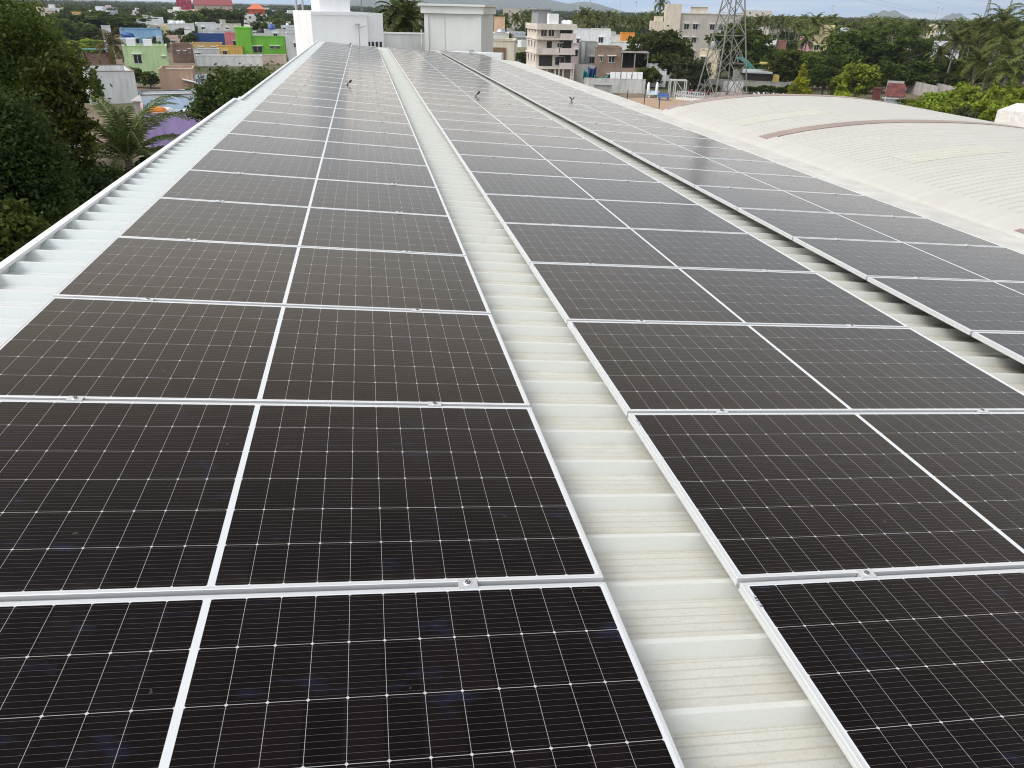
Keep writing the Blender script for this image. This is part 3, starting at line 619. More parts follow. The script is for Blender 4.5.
# centre
o, w, zt = house('shutter_garage', 'cream garage with brown folding shutters beside the concrete block', 486, 514, 40, 92, 6, (.66, .60, .48), -3, .5)
sh = MB(); sw = w * .62
for k in range(16): sh.box(-sw/2 + sw/16*k - .25, -sw/2 + sw/16*(k+1) - .26, -.05 - .03*(k % 2), -.003, .4, zt - .75)
sh.build('shutter', plain('brown_shutter', (.22, .14, .075), .6), o)
house('white_roof_room', 'small white roof room behind the shutter garage', 493, 509, 33, 106, 5, (.70, .69, .66), 0, .7)
tank(501, 28.5, 108, .55, .9, plain('steel_tank', (.5, .5, .52), .3, .7), 'grey metal tank on the small white roof room')
house('peach_house', 'peach house with brown bands right of the concrete block', 494, 505, 17, 190, 6, (.70, .48, .32), 0, .6)
# apartment
T, w, zt = local_frame(538, 576, 24, 176, R(14), 0)
o = empty('apartment_block', 'cream four storey apartment block with open balconies and a stair tower', 'building', None, T)
hw = w / 2; AC = plaster((.70, .64, .56), .25); F0 = zt / 4.0
b = MB(); b.box(-hw, hw, 1.2, 11, F0, zt - 1.1); b.box(-hw + .3, hw - .3, 5, 10.5, 0, F0 - .001); b.build('wall', AC, o)
for k in range(1, 5):
    b = MB(); z = F0 * k - (.0 if k < 4 else 1.1)
    if k < 4: b.box(-hw - .3, hw + .3, -.2, 11.2, z - .18, z + .12)
    else: b.box(-hw - .35, hw + .35, -.25, 1.19, z + .001, zt); b.box(-hw - .35, -hw + .02, 1.2, 11.3, z + .001, zt); b.box(hw - .02, hw + .35, 1.2, 11.3, z + .001, zt)
    b.build('floor_slab', AC, o)
for k in range(1, 4):
    z = F0 * k + .12
    for xa, xb in ((hw - 3.1, hw + .25),) + (((-hw - .25, hw - 3.3),) if k == 2 else ()):
        b = MB(); b.box(xa, xb, -.19, -.06, z, z + .95); b.build('balcony_rail', plaster((.68, .60, .56), .3), o)
    b = MB(); b.box(hw - 2.9, hw - .3, 1.17, 1.199, z + .2, z + 2.4); b.build('door', M['dark'], o)
    if k == 3:
        window(o, -hw + 1.5, z + .3, 1.3, 2.1, 1.19, shade=False); window(o, -hw + 3.1, z + .3, 1.3, 2.1, 1.19, shade=False)
    elif k == 2:
        b = MB(); b.box(-hw + 2.2, -hw + 3.3, 1.17, 1.199, z, z + 2.2); b.build('door', M['dark'], o); window(o, -hw + 5.0, z + 1.0, 1.1, .9, 1.19)
    else:
        b = MB(); b.box(-hw + .6, -hw + 3.5, 1.17, 1.199, z + .2, z + 2.3); b.build('door', M['dark'], o); window(o, -hw + 5.2, z + .4, 2.2, 1.7, 1.19, shade=False)
    for q_ in range(3): window(o, 2.2 + q_ * 3 - 0.0, z + .9, .9, 1.2, 0, (-hw, 11.0, -1), True)
    for xa in (-hw + .1, hw - 3.2, hw - .05):
        b = MB(); b.box(xa, xb if False else xa + .25, -.15, .1, z - (.3 if k > 1 else F0 + .1), F0 * k - .19); b.build('pillar', AC, o)
b = MB()
for k in range(5): b.box(-hw + .3 + k * (w - .8) / 4, -hw + .65 + k * (w - .8) / 4, .1, .45, 0, F0 - .19)
b.build('ground_pillars', AC, o)
b = MB(); b.box(-hw + .8, hw - 4.3, 4, 10.5, zt - 1.1, zt + 2.6); b.box(-hw + .3, hw - 3.8, 3.4, 11, zt + 2.601, zt + 2.85); b.build('stair_tower', plaster((.34, .35, .36)), o)
b = MB(); b.box(hw - 4.2, hw - 1.2, 5, 9, zt - 1.1, zt + 1.2); b.build('roof_room', plaster((.16, .15, .15)), o)
b = MB(); b.box(-hw + 2.4, -hw + 4.4, .6, 2.6, zt - 1.1, zt + 1.9); b.build('white_cistern', W_, o)
for k, (px, l_) in enumerate(((564.5, 'left'), (569, 'right'))): tank(px, 20.0, 178, .75, 1.7, WH, f'white round tank on the apartment roof, the {l_} of the pair', 'tanks on the apartment roof')
# beyond the apartment
house('white_twin_house', 'plain white house right of the apartment block with a single dark window', 592, 611, 29, 232, 8, (.74, .75, .76), 2, .6, wins=[(.5, 6.0, 1.3, 1.4)])
house('white_stepped_house', 'white house between the apartment and the plain white house', 573, 592, 29, 240, 8, (.72, .73, .74), 0, .9, wins=[(.3, 5.2, .9, 1.4)])
house('orange_house', 'orange house with white side in the middle distance', 621, 635, 33, 226, 7, (.78, .30, .05), 2, .5, wins=[(.25, 4.6, 1.0, 1.2)])
house('white_low_house', 'low white house with small dark hole below the orange house', 610, 640, 42, 212, 7, (.74, .73, .71), 0, .6, wins=[(.8, 3.4, 1.2, .9)])
house('pale_blue_house', 'pale bluish house left of the orange house', 611, 621, 35, 230, 6, (.62, .70, .72), 0, .5)
o, w, zt = house('grey_tower_house', 'bare grey cement house with a round corner pillar beside the brick house', 580, 598, 42, 184, 7, (.40, .40, .38), 2, .3, wins=[(.72, 3.5, 1.2, 1.3)])
b = MB(); b.tube([(-1.2, -.5, 0), (-1.2, -.5, zt)], .45, 12); b.build('corner_pillar', plaster((.46, .47, .47)), o)
house('mauve_house', 'cluttered mauve house with balcony between the apartment and the grey tower house', 570, 583, 44, 196, 7, (.55, .46, .46), 0, .7, wins=[(.4, 4.2, 1.6, 1.4)])
o, w, zt = house('brick_house', 'brown brick two storey house with a recessed upper terrace', 597, 622, 47, 172, 9, None, 3, .5, mat=brick((.27, .17, .12)), cop=plaster((.34, .25, .20)), wins=[(.18, 4.6, .7, .9), (.62, 4.4, 1.4, 1.2), (.7, .8, 2.2, 1.3)])
b = MB(); b.box(w/2 + .002, w/2 + 5.4, 3, 9, 0, zt - 1.0); b.box(w/2 + .002, w/2 + 5.6, -.2, 2.999, 0, zt - 3.9); b.build('wing', brick((.27, .17, .12)), o)
b = MB(); b.box(w/2 - .2, w/2 + 5.6, -.3, 9.1, zt - .99, zt - .8); b.build('terrace_roof', plaster((.40, .36, .34)), o)
b = MB(); b.box(w/2 + .3, w/2 + 4.9, 2.95, 2.998, zt - 3.8, zt - 1.2); b.build('terrace_opening', M['dark'], o)
for k in range(3): b = MB(); b.box(w/2 + .1 + 2.6 * k, w/2 + .3 + 2.6 * k, -.15, .05, zt - 3.89, zt - 1.0); b.build('terrace_pillar', plaster((.40, .36, .34)), o)
window(o, w/2 + 1.6, .8, 2.0, 1.5, -.2); window(o, w/2 + 4.2, .8, 2.2, 1.5, -.2, frame=plain('red_door_paint', (.25, .05, .04)))
b = MB(); b.box(w/2 + 5.62, w/2 + 8.6, .5, 9, 0, zt - 2.9); b.box(w/2 + 8.61, w/2 + 9.5, .0, 9, 0, zt - 4.3); b.build('white_annex', W_, o)
# tarpaulin hung in front
def cloth(name, label, px0, px1, y0, y1, D, m, sag, seed):
    T, w, zt = local_frame(px0, px1, y0, D, 0, 0); zb_ = at((px0+px1)/2, y1, D).z; n = 14; rnd = random.Random(seed); vs = []
    for j in range(n + 1):
        for i in range(n + 1):
            u, v = i/n, j/n; x = (u - .5) * w; z = zt + (zb_ - zt) * v - sag * math.sin(math.pi * u) * (1 - v)
            vs.append((x * (1 - .12 * v), .35 * math.sin(u * 14 + v * 3 + seed) * (.4 + v) + .6 * v * math.sin(u * math.pi), z))
    b = MB(); b.add(vs, [(j*(n+1)+i, j*(n+1)+i+1, (j+1)*(n+1)+i+1, (j+1)*(n+1)+i) for j in range(n) for i in range(n)], 0, True)
    o = b.build(name, m); o.matrix_world = T; md = o.modifiers.new('thick', 'SOLIDIFY'); md.thickness = .03; tag(o, label, 'tarpaulin'); return o
cloth('tarpaulin', 'dark blue tarpaulin hanging before the grey tower house', 588, 597, 66, 79, 166, plain('blue_tarp', (.012, .05, .17), .5), .5, 1)
cloth('tarpaulin', 'teal green tarpaulin draped around the dark blue one', 583, 592, 68, 79, 167, plain('teal_tarp', (.01, .23, .20), .5), .8, 2)
cloth('tarpaulin', 'low green tarpaulin lying in folds along the yard wall', 594, 609, 75, 79.5, 164, plain('green_tarp', (.015, .26, .19), .5), .5, 4)
# yard wall and white panels
T, w, zt = local_frame(584, 646, 79, 157, 3 * math.pi / 180, 0)
b = MB(); b.box(-w/2, w/2, 0, .25, 0, zt); b.box(-w/2, w/2, -.03, .28, zt + .001, zt + .08); o = b.build('yard_wall', plaster((.56, .56, .54), .6)); o.matrix_world = T; tag(o, 'stained pale concrete yard wall before the brick house', 'wall')
for k in range(3):
    T, w, zt = local_frame(610.5 + 11.2 * k, 620.6 + 11.2 * k, 72, 157.6, R(3), at(610, 79, 157).z + .09)
    zh = zt - at(610, 79, 157).z - .09
    b = MB(); b.box(-w/2, w/2, 0, .06, 0, zh); b.box(-.03, .03, -.05, -.001, 0, zh, 1); o = b.build('white_hoarding', [W_, M['steel']]); o.matrix_world = T
    tag(o, f"white hoarding sheet standing on the yard wall, {('left', 'middle', 'right')[k]} of three", 'hoarding', 'white hoardings on the yard wall')
T, w, zt = local_frame(560, 600, 67, 178, R(-6), 0)
b = MB(); b.box(-w/2, w/2 - 1, 0, .3, 0, 3.6); o = b.build('side_wall', plaster((.42, .40, .38), .6)); o.matrix_world = T; tag(o, 'dull grey wall with faded red patches beside the apartment block', 'wall')
T, w, zt = local_frame(594, 612, 84.5, 152, 0, 0)
b = MB(); b.box(-w/2, w/2, 0, 2.5, 0, zt - .1); b.box(-w/2 - .15, w/2 + .15, -.2, 2.7, zt - .099, zt); o = b.build('low_store', M['greyc']); o.matrix_world = T; tag(o, 'low dull grey store at the foot of the yard wall', 'shed')
# big beige building
T, w, zt = local_frame(681, 742, 14.5, 262, R(6), 0)
o = empty('beige_college_building', 'large beige four storey building with rows of small shaded windows', 'building', None, T); hw = w / 2
BE = plaster((.46, .42, .37), .2)
b = MB(); b.box(-hw, hw, 0, 16, 0, zt); b.build('wall', BE, o)
b = MB(); b.box(-hw - .15, hw + .15, -.15, 16.1, zt + .001, zt + .25); b.build('roof_edge', plaster((.56, .51, .45)), o)
b = MB(); b.box(-hw - 4.6, -hw + .8 - .803, -.6, 9, 0, zt + 2.6); b.build('stair_tower', plaster((.64, .57, .46), .2), o)
b = MB(); b.box(-hw + 3.4, -hw + 8, 3, 9, zt + .251, zt + 1.9); b.box(-hw + 3.1, -hw + 8.3, 2.7, 9.3, zt + 1.901, zt + 2.05); b.build('roof_room', plaster((.60, .55, .47)), o)
b = MB(); b.box(-hw - 8.6, -hw - 4.62, 3, 14, 0, zt - 2.2); b.box(-hw - 7.4, -hw - 4.9, 5, 13, zt - 2.19, zt - .9); b.build('side_wing', plaster((.62, .56, .46)), o)
for r_, z in enumerate((zt - 4.2, zt - 7.9, zt - 11.6)):
    for x in (-hw + 2.0, -hw + 4.6, -hw + 9.6, -hw + 12.2, -hw + 15.6): window(o, x, z, 1.5 if x < -hw + 15 else 1.1, 1.5 if x < -hw + 15 else .9)
# cream house under it etc
o, w, zt = house('cream_square_house', 'small cream house with one square window behind the pylon', 700, 719, 50, 192, 8, (.70, .60, .42), -4, .5, wins=[(.22, 3.9, 1.0, 1.2)])
b = MB(); b.lathe([(.6, 0), (.6, 1.4), (.2, 1.7)], 12, (.3, 4, zt)); b.build('roof_cistern', plaster((.4, .4, .4)), o)
house('white_side_house', 'small white house glimpsed under the dark tree left of the pylon', 655, 671, 60, 190, 6, (.70, .74, .80), 0, .4)
house('white_red_roof_house', 'white house with a red brick terrace in the right trees', 764, 777, 39, 245, 8, (.70, .70, .74), 0, .5)
house('red_terrace', 'red brick terrace beside the white house in the right trees', 777, 787, 41, 246, 6, None, 0, .4, mat=brick((.30, .10, .07)))
house('pink_far_house', 'pale pink house left of the yellow far house', 800, 814, 37, 258, 8, (.64, .36, .40), 0, .6)
o, w, zt = house('yellow_far_house', 'pale yellow stepped house behind the palms', 813, 832, 35, 258, 8, (.76, .64, .36), 0, .6, wins=[(.3, 5.0, 1.2, 1.3)])
b = MB(); b.box(-1.0, 3.0, 1, 6, zt - .5, zt + 2.6); b.build('roof_room', plaster((.76, .64, .36)), o)
house('blue_far_house', 'pale blue far house behind the dark trees', 838, 856, 27.5, 330, 8, (.60, .70, .74), 0, .6)
house('cream_grove_house', 'cream and white house in the far palm grove', 929, 940, 24, 400, 8, (.72, .62, .46), 0, .6)
house('white_grove_house', 'white far house in the palm grove beside the cream one', 938, 950, 23, 395, 8, (.72, .72, .70), 0, .6)
house('white_glimpse_house', 'white house glimpsed through the spreading tree', 934, 962, 42, 235, 8, (.66, .68, .72), 0, .6)
house('long_far_block', 'long cream far building on the skyline right of the pylon', 742, 772, 10.5, 640, 10, (.58, .53, .46), 0, .5)
house('far_left_block', 'pale far building on the skyline left of the apartment', 503, 527, 8.5, 620, 10, (.52, .47, .40), 0, .5)
# yellow canopy shop behind the pylon
T, w, zt = local_frame(745, 779, 71, 176, 0, 0)
o = empty('canopy_shop', 'low shop with a flat grey canopy and a yellow side behind the pylon', 'shop', None, T); hw = w/2
b = MB(); b.box(-hw, hw, 0, 7, 0, zt - .4); b.build('wall', plaster((.10, .085, .075)), o)
b = MB(); b.box(-hw - .5, hw - 1.2, -1.6, 7.2, zt - .39, zt - .1); b.build('canopy', plaster((.42, .45, .46)), o)
b = MB(); b.box(hw - 2.2, hw + .3, 1.5, 5, zt - .099, zt + 1.2); b.box(hw - 4.0, hw + .6, 1.2, 6.5, zt + 1.201, zt + 1.4); b.box(hw - 1.0, hw + .25, -.8, -.003, 0, zt - .5); b.build('yellow_wall', plaster((.50, .40, .12), .6), o)
T, w, zt = local_frame(735, 757, 58, 186, R(-8), 0)
o = empty('green_roof_shed', 'shed with a curved teal green roof seen through the pylon', 'shed', None, T)
b = MB(); b.box(-w/2, w/2, 0, 6, 0, zt - 2.6); b.build('wall', plaster((.3, .3, .28)), o)
b = MB(); n = 10; vs = [(-w/2 + w*i/n, y, zt - 3.2 * (i/n)**1.6 - dz) for dz in (0, .08) for y in (-.4, 6.4) for i in range(n+1)]
k = n + 1; b.add(vs, [(i, i+1, k+i+1, k+i) for i in range(n)] + [(i+1, i, 2*k+i, 2*k+i+1) for i in range(n)] + [(3*k+i, 3*k+i+1, 2*k+i+1, 2*k+i) for i in range(n)], 0, True); b.build('roof', plain('teal_shed_roof', (.02, .17, .14), .5), o)
T, w, zt = local_frame(690, 800, 81, 171, R(-2), 0)
b = MB(); b.box(-w/2, w/2, 0, .3, 0, zt); b.box(-w/2, w/2, -.05, .35, zt + .001, zt + .1); o = b.build('boundary_wall', plaster((.34, .32, .29), .6)); o.matrix_world = T; tag(o, 'long stained boundary wall behind the pylon', 'wall')
T, w, zt = local_frame(724, 744, 81, 169.8, 0, 0)
b = MB(); b.box(-w/2, w/2, 0, .2, 0, zt - .05); o = b.build('white_wall', plaster((.58, .58, .56), .5)); o.matrix_world = T; tag(o, 'short whitish wall between the pylon legs', 'wall')
# right: red roofed stall, slab wall, white roof box
T, w, zt = local_frame(887, 909, 84, 152, R(4), 0)
o = empty('red_stall', 'small stall with a faded red roof and pale blue front below the trees', 'stall', None, T); hw = w/2
b = MB(); b.box(-hw + .3, hw - .3, .6, 4, 0, zt - 2.0); b.build('wall', plaster((.52, .66, .70)), o)
b = MB(); b.add([(-hw, 0, zt - 1.9), (hw, 0, zt - 1.9), (hw - .3, 3.2, zt - .1), (-hw + .3, 3.2, zt - .1), (-hw, 0, zt - 2.0), (hw, 0, zt - 2.0), (hw - .3, 3.2, zt - .2), (-hw + .3, 3.2, zt - .2)], [(0,1,2,3), (7,6,5,4), (0,4,5,1), (1,5,6,2), (2,6,7,3), (3,7,4,0)]); b.build('roof', plain('faded_red_sheet', (.14, .04, .034), .8, 0, .6, 1.0), o)
b = MB(); b.box(-hw - .3, hw + .8, -.5, -.002, zt - 2.35, zt - 2.2); b.build('front_shelf', plaster((.6, .5, .46)), o)
b = MB(); b.box(-hw + .2, hw - .5, 3.3, 3.5, 0, zt + .25); b.build('rear_wall', plaster((.40, .40, .38)), o)
T, w, zt = local_frame(874, 882, 88, 154, 0, 0)
b = MB(); b.box(-w/2, w/2, 0, 2, 0, zt - .2); b.box(-w/2 - .1, w/2 + .1, -.1, 2.1, zt - .199, zt); o = b.build('red_kiosk', plain('dark_red_kiosk', (.10, .025, .022), .7)); o.matrix_world = T; tag(o, 'tiny dark red kiosk left of the red roofed stall', 'kiosk')
for px0, px1, y, l_ in ((909, 938, 80, 'left'), (936, 972, 83, 'right')):
    Pa, Pb = at(px0, y, 190), at(px1, y + 6, 176)
    T = Matrix.Translation((Pa.x, Pa.y, 0)) @ Matrix.Rotation(math.atan2(Pb.y - Pa.y, Pb.x - Pa.x), 4, 'Z'); L = math.hypot(Pb.x - Pa.x, Pb.y - Pa.y)
    b = MB()
    for k in range(int(L / 1.5)): b.box(k * 1.5, k * 1.5 + 1.47, 0, .15, 0, Pa.z); b.box(k * 1.5 + 1.471, k * 1.5 + 1.499, -.05, .2, 0, Pa.z + .05)
    o = b.build('slab_wall', plaster((.50, .47, .44), .5)); o.matrix_world = T; tag(o, f'pale precast slab wall right of the red stall, {l_} length', 'wall')
T, w, zt = local_frame(1001, 1050, 112, 90, R(-8), 0)
o = empty('white_roof_house', 'low building with a plain white roof at the right picture edge', 'building', None, T)
b = MB(); b.box(-w/2, w/2, 0, 7, 0, zt - .5); b.build('wall', W_, o)
b = MB(); b.box(-w/2 - .3, w/2 + .3, -.3, 9.3, zt - 1.6, zt); b.build('roof', plain('white_sheet_roof', (.76, .73, .68), .5), o)

# ------------------------------------------------------------------ playground: earth, frames, benches
q = [ground_at(596, 99), ground_at(690, 97), ground_at(745, 118), ground_at(640, 135), ground_at(590, 112)]
b = MB(); b.add([(p.x, p.y, .012) for p in q], [tuple(range(5))[::-1]]); e = b.build('earth_yard', M['earth']); structure(e)
q = [ground_at(672, 92.5), ground_at(800, 91), ground_at(830, 104), ground_at(700, 108)]
b = MB(); b.add([(p.x, p.y, .02) for p in q], [(3, 2, 1, 0)]); structure(b.build('paved_yard', plaster((.36, .30, .27))))
def goal(px0, px1, y0, D, label):
    T, w, zt = local_frame(px0, px1, y0, D, R(8), 0); b = MB(); hw = w/2
    for x in (-hw, -hw*.35, hw): b.bar((x, 0, 0), (x, 0, zt), .16); b.bar((x, 2.2, 0), (x, 2.2, zt), .16); b.bar((x, 0, zt), (x, 2.2, zt), .14)
    b.bar((-hw, 0, zt), (hw, 0, zt), .16); b.bar((-hw, 2.2, zt), (hw, 2.2, zt), .16); b.bar((-hw*.35, 0, zt), (hw, 0, .4), .10)
    o = b.build('pergola_frame', plain('white_paint', (.52, .52, .52), .5)); o.matrix_world = T; tag(o, label, 'frame')
goal(671, 687, 80.5, 152, 'white painted open post frame in the yard left of the pylon')
def bench(px, y, D, c, label):
    T, w, zt = local_frame(px - 6, px + 6, y, D, R(5), 0); b = MB()
    b.box(-w/2, w/2, 0, 1.2, .5, .62); b.box(-w/2, w/2, 1.21, 1.3, .5, 1.1)
    for x in (-w/2 + .15, w/2 - .4): b.box(x, x + .25, .1, 1.1, 0, .499)
    o = b.build('yard_bench', plain('bench_paint', c, .6)); o.matrix_world = T; tag(o, label, 'bench')
bench(654, 93, 150, (.55, .62, .72), 'pale blue low bench with white posts in the earth yard')
bench(664, 96, 146, (.08, .16, .34), 'darker blue low bench nearer in the earth yard')
for k, px in enumerate((649, 657.5)):
    P = at(px, 82, 151); b = MB(); b.tube([(0, 0, 0), (0, 0, P.z * .85), (0, 0, P.z)], [.28, .24, .05], 8); o = b.build('bollard', W_, None, (P.x, P.y, 0)); tag(o, f"white tapered post beside the pale blue bench, {('left', 'right')[k]} one", 'post', 'white posts in the earth yard')
for k, (px, y0, D) in enumerate(((628, 90, 136), (645, 93, 131), (660, 98, 128))):
    P = at(px, y0, D); b = MB(); b.tube([(0, 0, 0), (0, 0, P.z)], .07, 6); o = b.build('fence_post', M['dark'], None, (P.x, P.y, 0)); tag(o, f"thin dark fence post in the earth yard, {('leftmost', 'middle', 'rightmost')[k]} of three", 'post', 'dark fence posts in the earth yard')
T, w, zt = local_frame(676, 706, 92, 148, R(-24), 0)
o = empty('white_rail_fence', 'white railing along the paved yard left of the pylon', 'fence', None, T)
b = MB()
for k in range(13): b.bar((-w/2 + k*w/12, 0, 0), (-w/2 + k*w/12, 0, 1.5), .10)
b.bar((-w/2, 0, 1.4), (w/2, 0, 1.4), .09); b.bar((-w/2, 0, .8), (w/2, 0, .8), .08); b.build('railing', plain('rail_paint', (.44, .47, .50), .5), o)
b = MB(); b.box(-w/2, w/2, -.4, -.07, 0, .45); b.build('base', plaster((.7, .69, .66)), o)
# scooters in a row
def scooter(T, c, label):
    o = empty('parked_scooter', label, 'scooter', 'scooters parked before the boundary wall', T)
    b = MB(); b.tube([(.55, 0, .35), (.3, 0, .45), (-.1, 0, .38), (-.5, 0, .6), (-.8, 0, .62)], [.10, .16, .15, .22, .08], 8); b.tube([(.55, 0, .3), (.45, 0, .95)], [.16, .12], 8); b.build('body', c, o)
    b = MB(); b.tube([(-.75, 0, .82), (-.4, 0, .80), (-.1, 0, .74)], [.10, .14, .08], 8); b.build('seat', BLK, o)
    b = MB(); b.bar((.42, -.32, 1.05), (.42, .32, 1.05), .04); b.bar((.45, 0, .9), (.42, 0, 1.05), .05); b.build('handlebar', BLK, o)
    for x in (.62, -.62):
        b = MB(); b.lathe([(.12, -.06), (.26, -.06), (.28, 0), (.26, .06), (.12, .06)], 12); w_ = b.build('wheel', BLK, o); w_.matrix_local = Matrix.Translation((x, 0, .28)) @ Matrix.Rotation(R(90), 4, 'X')
sc_c = [WH, plain('scooter_red', (.30, .03, .02), .3), plain('scooter_grey', (.12, .12, .13), .3)]
rnd = random.Random(3); SCN = ['white', 'red', 'grey']
for k in range(9):
    P = at(757 + k * 5.0, 90, 160); ci = (0, 0, 2, 0, 1, 0, 2, 0, 0)[k]
    scooter(Matrix.Translation((P.x, P.y, 0)) @ Matrix.Rotation(R(-60 + rnd.uniform(-10, 10)), 4, 'Z'), sc_c[ci], f'{SCN[ci]} scooter parked right of the pylon, {ordw(k + 1)} of the row from the left')
for k in range(5):
    P = at(690 + k * 4.2, 89, 160); ci = (1, 2, 1, 2, 1)[k]
    scooter(Matrix.Translation((P.x, P.y, 0)) @ Matrix.Rotation(R(-70 + rnd.uniform(-10, 10)), 4, 'Z'), sc_c[ci], f'{SCN[ci]} scooter parked left of the pylon, {ordw(k + 1)} of the row from the left')

# ------------------------------------------------------------------ pylons, poles, wires
def pylon(P, base, hgt, yaw, m, label, thick=.22, arms=True):
    o = empty('power_pylon', label, 'pylon', None, Matrix.Translation((P.x, P.y, 0)) @ Matrix.Rotation(yaw, 4, 'Z'))
    def half(z): 
        return base + (base * .30 - base) * (z / (hgt * .58)) if z < hgt * .58 else base * .30 - (z - hgt * .58) / (hgt * .42) * base * .18
    zs = [0]; 
    while zs[-1] < hgt: zs.append(min(hgt, zs[-1] + max(1.6, half(zs[-1]) * 1.75)))
    for sx, sy in ((-1, -1), (1, -1), (1, 1), (-1, 1)):
        b = MB()
        for a, c_ in zip(zs, zs[1:]): b.bar((sx*half(a), sy*half(a), a), (sx*half(c_), sy*half(c_), c_), thick, 0)
        b.build('leg', m, o)
    b = MB(); cs_ = [(-1, -1), (1, -1), (1, 1), (-1, 1)]
    for a, c_ in zip(zs, zs[1:]):
        ha, hc = half(a), half(c_)
        for k in range(4):
            p, q_ = cs_[k], cs_[(k+1) % 4]
            b.bar((p[0]*ha, p[1]*ha, a), (q_[0]*hc, q_[1]*hc, c_), thick*.55); b.bar((q_[0]*ha, q_[1]*ha, a), (p[0]*hc, p[1]*hc, c_), thick*.55)
            b.bar((p[0]*hc, p[1]*hc, c_), (q_[0]*hc, q_[1]*hc, c_), thick*.5)
            if a < 6:
                mx_, my_ = (p[0]+q_[0])/2*ha, (p[1]+q_[1])/2*ha
                b.bar((mx_, my_, a), ((p[0]*.75+q_[0]*.25)*(ha+hc)/2, (p[1]*.75+q_[1]*.25)*(ha+hc)/2, (a+c_)/2), thick*.45); b.bar((mx_, my_, a), ((p[0]*.25+q_[0]*.75)*(ha+hc)/2, (p[1]*.25+q_[1]*.75)*(ha+hc)/2, (a+c_)/2), thick*.45)
    b.build('bracing', m, o)
    if arms:
        for zf in (.70, .82, .94):
            z = hgt * zf; L = base * (1.15 if zf < .9 else .9); b = MB(); h_ = half(z)
            for s_ in (-1, 1):
                for sy in (-1, 1): b.bar((s_*h_, sy*h_, z), (s_*L, 0, z + .1), thick*.6); b.bar((s_*h_, sy*h_, z + 1.4), (s_*L, 0, z + .1), thick*.5)
                b.bar((s_*L, 0, z + .1), (s_*L, 0, z - 1.0), thick*.5)
            b.build('cross_arm', m, o)
    return o
PY1 = ground_at(721, 97); PYM = plain('galvanised_lattice', (.235, .235, .215), .55, .2)
pylon(PY1, 3.35, 33, R(8), PYM, 'tall galvanised lattice pylon standing beyond the vaulted roof', .18)
PY2 = at(988, 8, 640); pylon(Vector((PY2.x, PY2.y, 0)), 3.4, 27, R(35), PYM, 'far lattice pylon on the right skyline', .16)
PY3 = at(1010, 8, 900); pylon(Vector((PY3.x, PY3.y, 0)), 3.2, 30, R(35), PYM, 'farthest small lattice pylon at the right skyline edge', .2)
for zf, s_ in ((.70, -1), (.82, 1), (.94, 1), (.70, 1)):
    a = Vector((PY1.x + s_ * 3.6, PY1.y, 33 * zf - 1)); c_ = Vector((PY2.x + s_ * 3.4, PY2.y, 27 * zf - 1)); pts = []
    for k in range(25): u = k / 24; p = a.lerp(c_, u); p.z -= 8 * 4 * u * (1 - u) * .5; pts.append(p)
    b = MB(); b.tube(pts, .03, 4, 0, False); o = b.build('power_line', M['steel']); tag(o, f"thin power line running right from the tall pylon, {'upper' if zf > .9 else 'middle' if zf > .75 else 'lower left' if s_ < 0 else 'lower right'} wire", 'power line', 'wires between the pylons')
for k, (px0, ptop, D, pb) in enumerate(((294.5, -12, 62, 302), (301, -12, 75, 305))):
    P = at(px0, ptop, D); b = MB(); b.tube([(0, 0, 0), (0, 0, P.z)], [.13, .09], 8); o = b.build('utility_pole', M['greyc'], None, (P.x, P.y, 0)); tag(o, f"tall grey utility pole left of the white stair room, {('nearer left', 'farther right')[k]} one", 'pole', 'poles left of the stair room')
for k, (px, D, h) in enumerate(((578, 420, 20.5), (620, 460, 21), (590, 520, 20), (636, 500, 19.5), (833, 420, 19), (938, 700, 22), (943, 720, 21.5))):
    P = at(px, 8, D); b = MB(); b.tube([(0, 0, 0), (0, 0, h)], [.28, .16], 6); b.bar((-1, 0, h - 1), (1, 0, h - 1), .2); o = b.build('skyline_mast', M['steel'], None, (P.x, P.y, 0)); tag(o, 'thin mast rising above the far trees on the skyline', 'mast', 'thin masts on the skyline')

# ------------------------------------------------------------------ trees
def leaf_quads(cent, size, rs, up=.25, elong=1.7):
    n = len(cent); nrm = rs.normal(size=(n, 3)); nrm[:, 2] = np.abs(nrm[:, 2]) * (1 + up * 3) ; nrm /= np.linalg.norm(nrm, axis=1)[:, None]
    a = np.cross(nrm, rs.normal(size=(n, 3))); a /= np.linalg.norm(a, axis=1)[:, None]; b_ = np.cross(nrm, a)
    s = size * rs.uniform(.65, 1.3, size=(n, 1)); a = a * s * elong * .5; b_ = b_ * s * .5
    q_ = np.stack([cent - a, cent + b_ * .9 - a * .1, cent + a + nrm * s * -.12, cent - b_ * .9 - a * .1], 1)
    return q_.reshape(-1, 3)
def crown_pts(rs, lobes, n, fill=.35):
    """lobes: (x, y, z, rx, rz); small clumps scattered over each lobe's skin, leaves around each clump"""
    vol = np.array([l[3] ** 2 for l in lobes]); k = (n * vol / vol.sum()).astype(int); out = []; cl = []
    for (x, y, z, rx, rz), m_ in zip(lobes, k):
        nc = max(6, int(m_ / 42)); d = rs.normal(size=(nc, 3)); d /= np.linalg.norm(d, axis=1)[:, None]
        r_ = rs.uniform(fill, 1.0, size=(nc, 1)) ** .55; c_ = d * r_ * np.array([rx, rx, rz]) + np.array([x, y, z])
        cl.append(c_); i = rs.integers(0, nc, m_); sp_ = rx * rs.uniform(.14, .26, size=(nc, 1))
        out.append(c_[i] + rs.normal(size=(m_, 3)) * sp_[i] * np.array([1, 1, .7]))
    return np.concatenate(out), np.concatenate(cl)
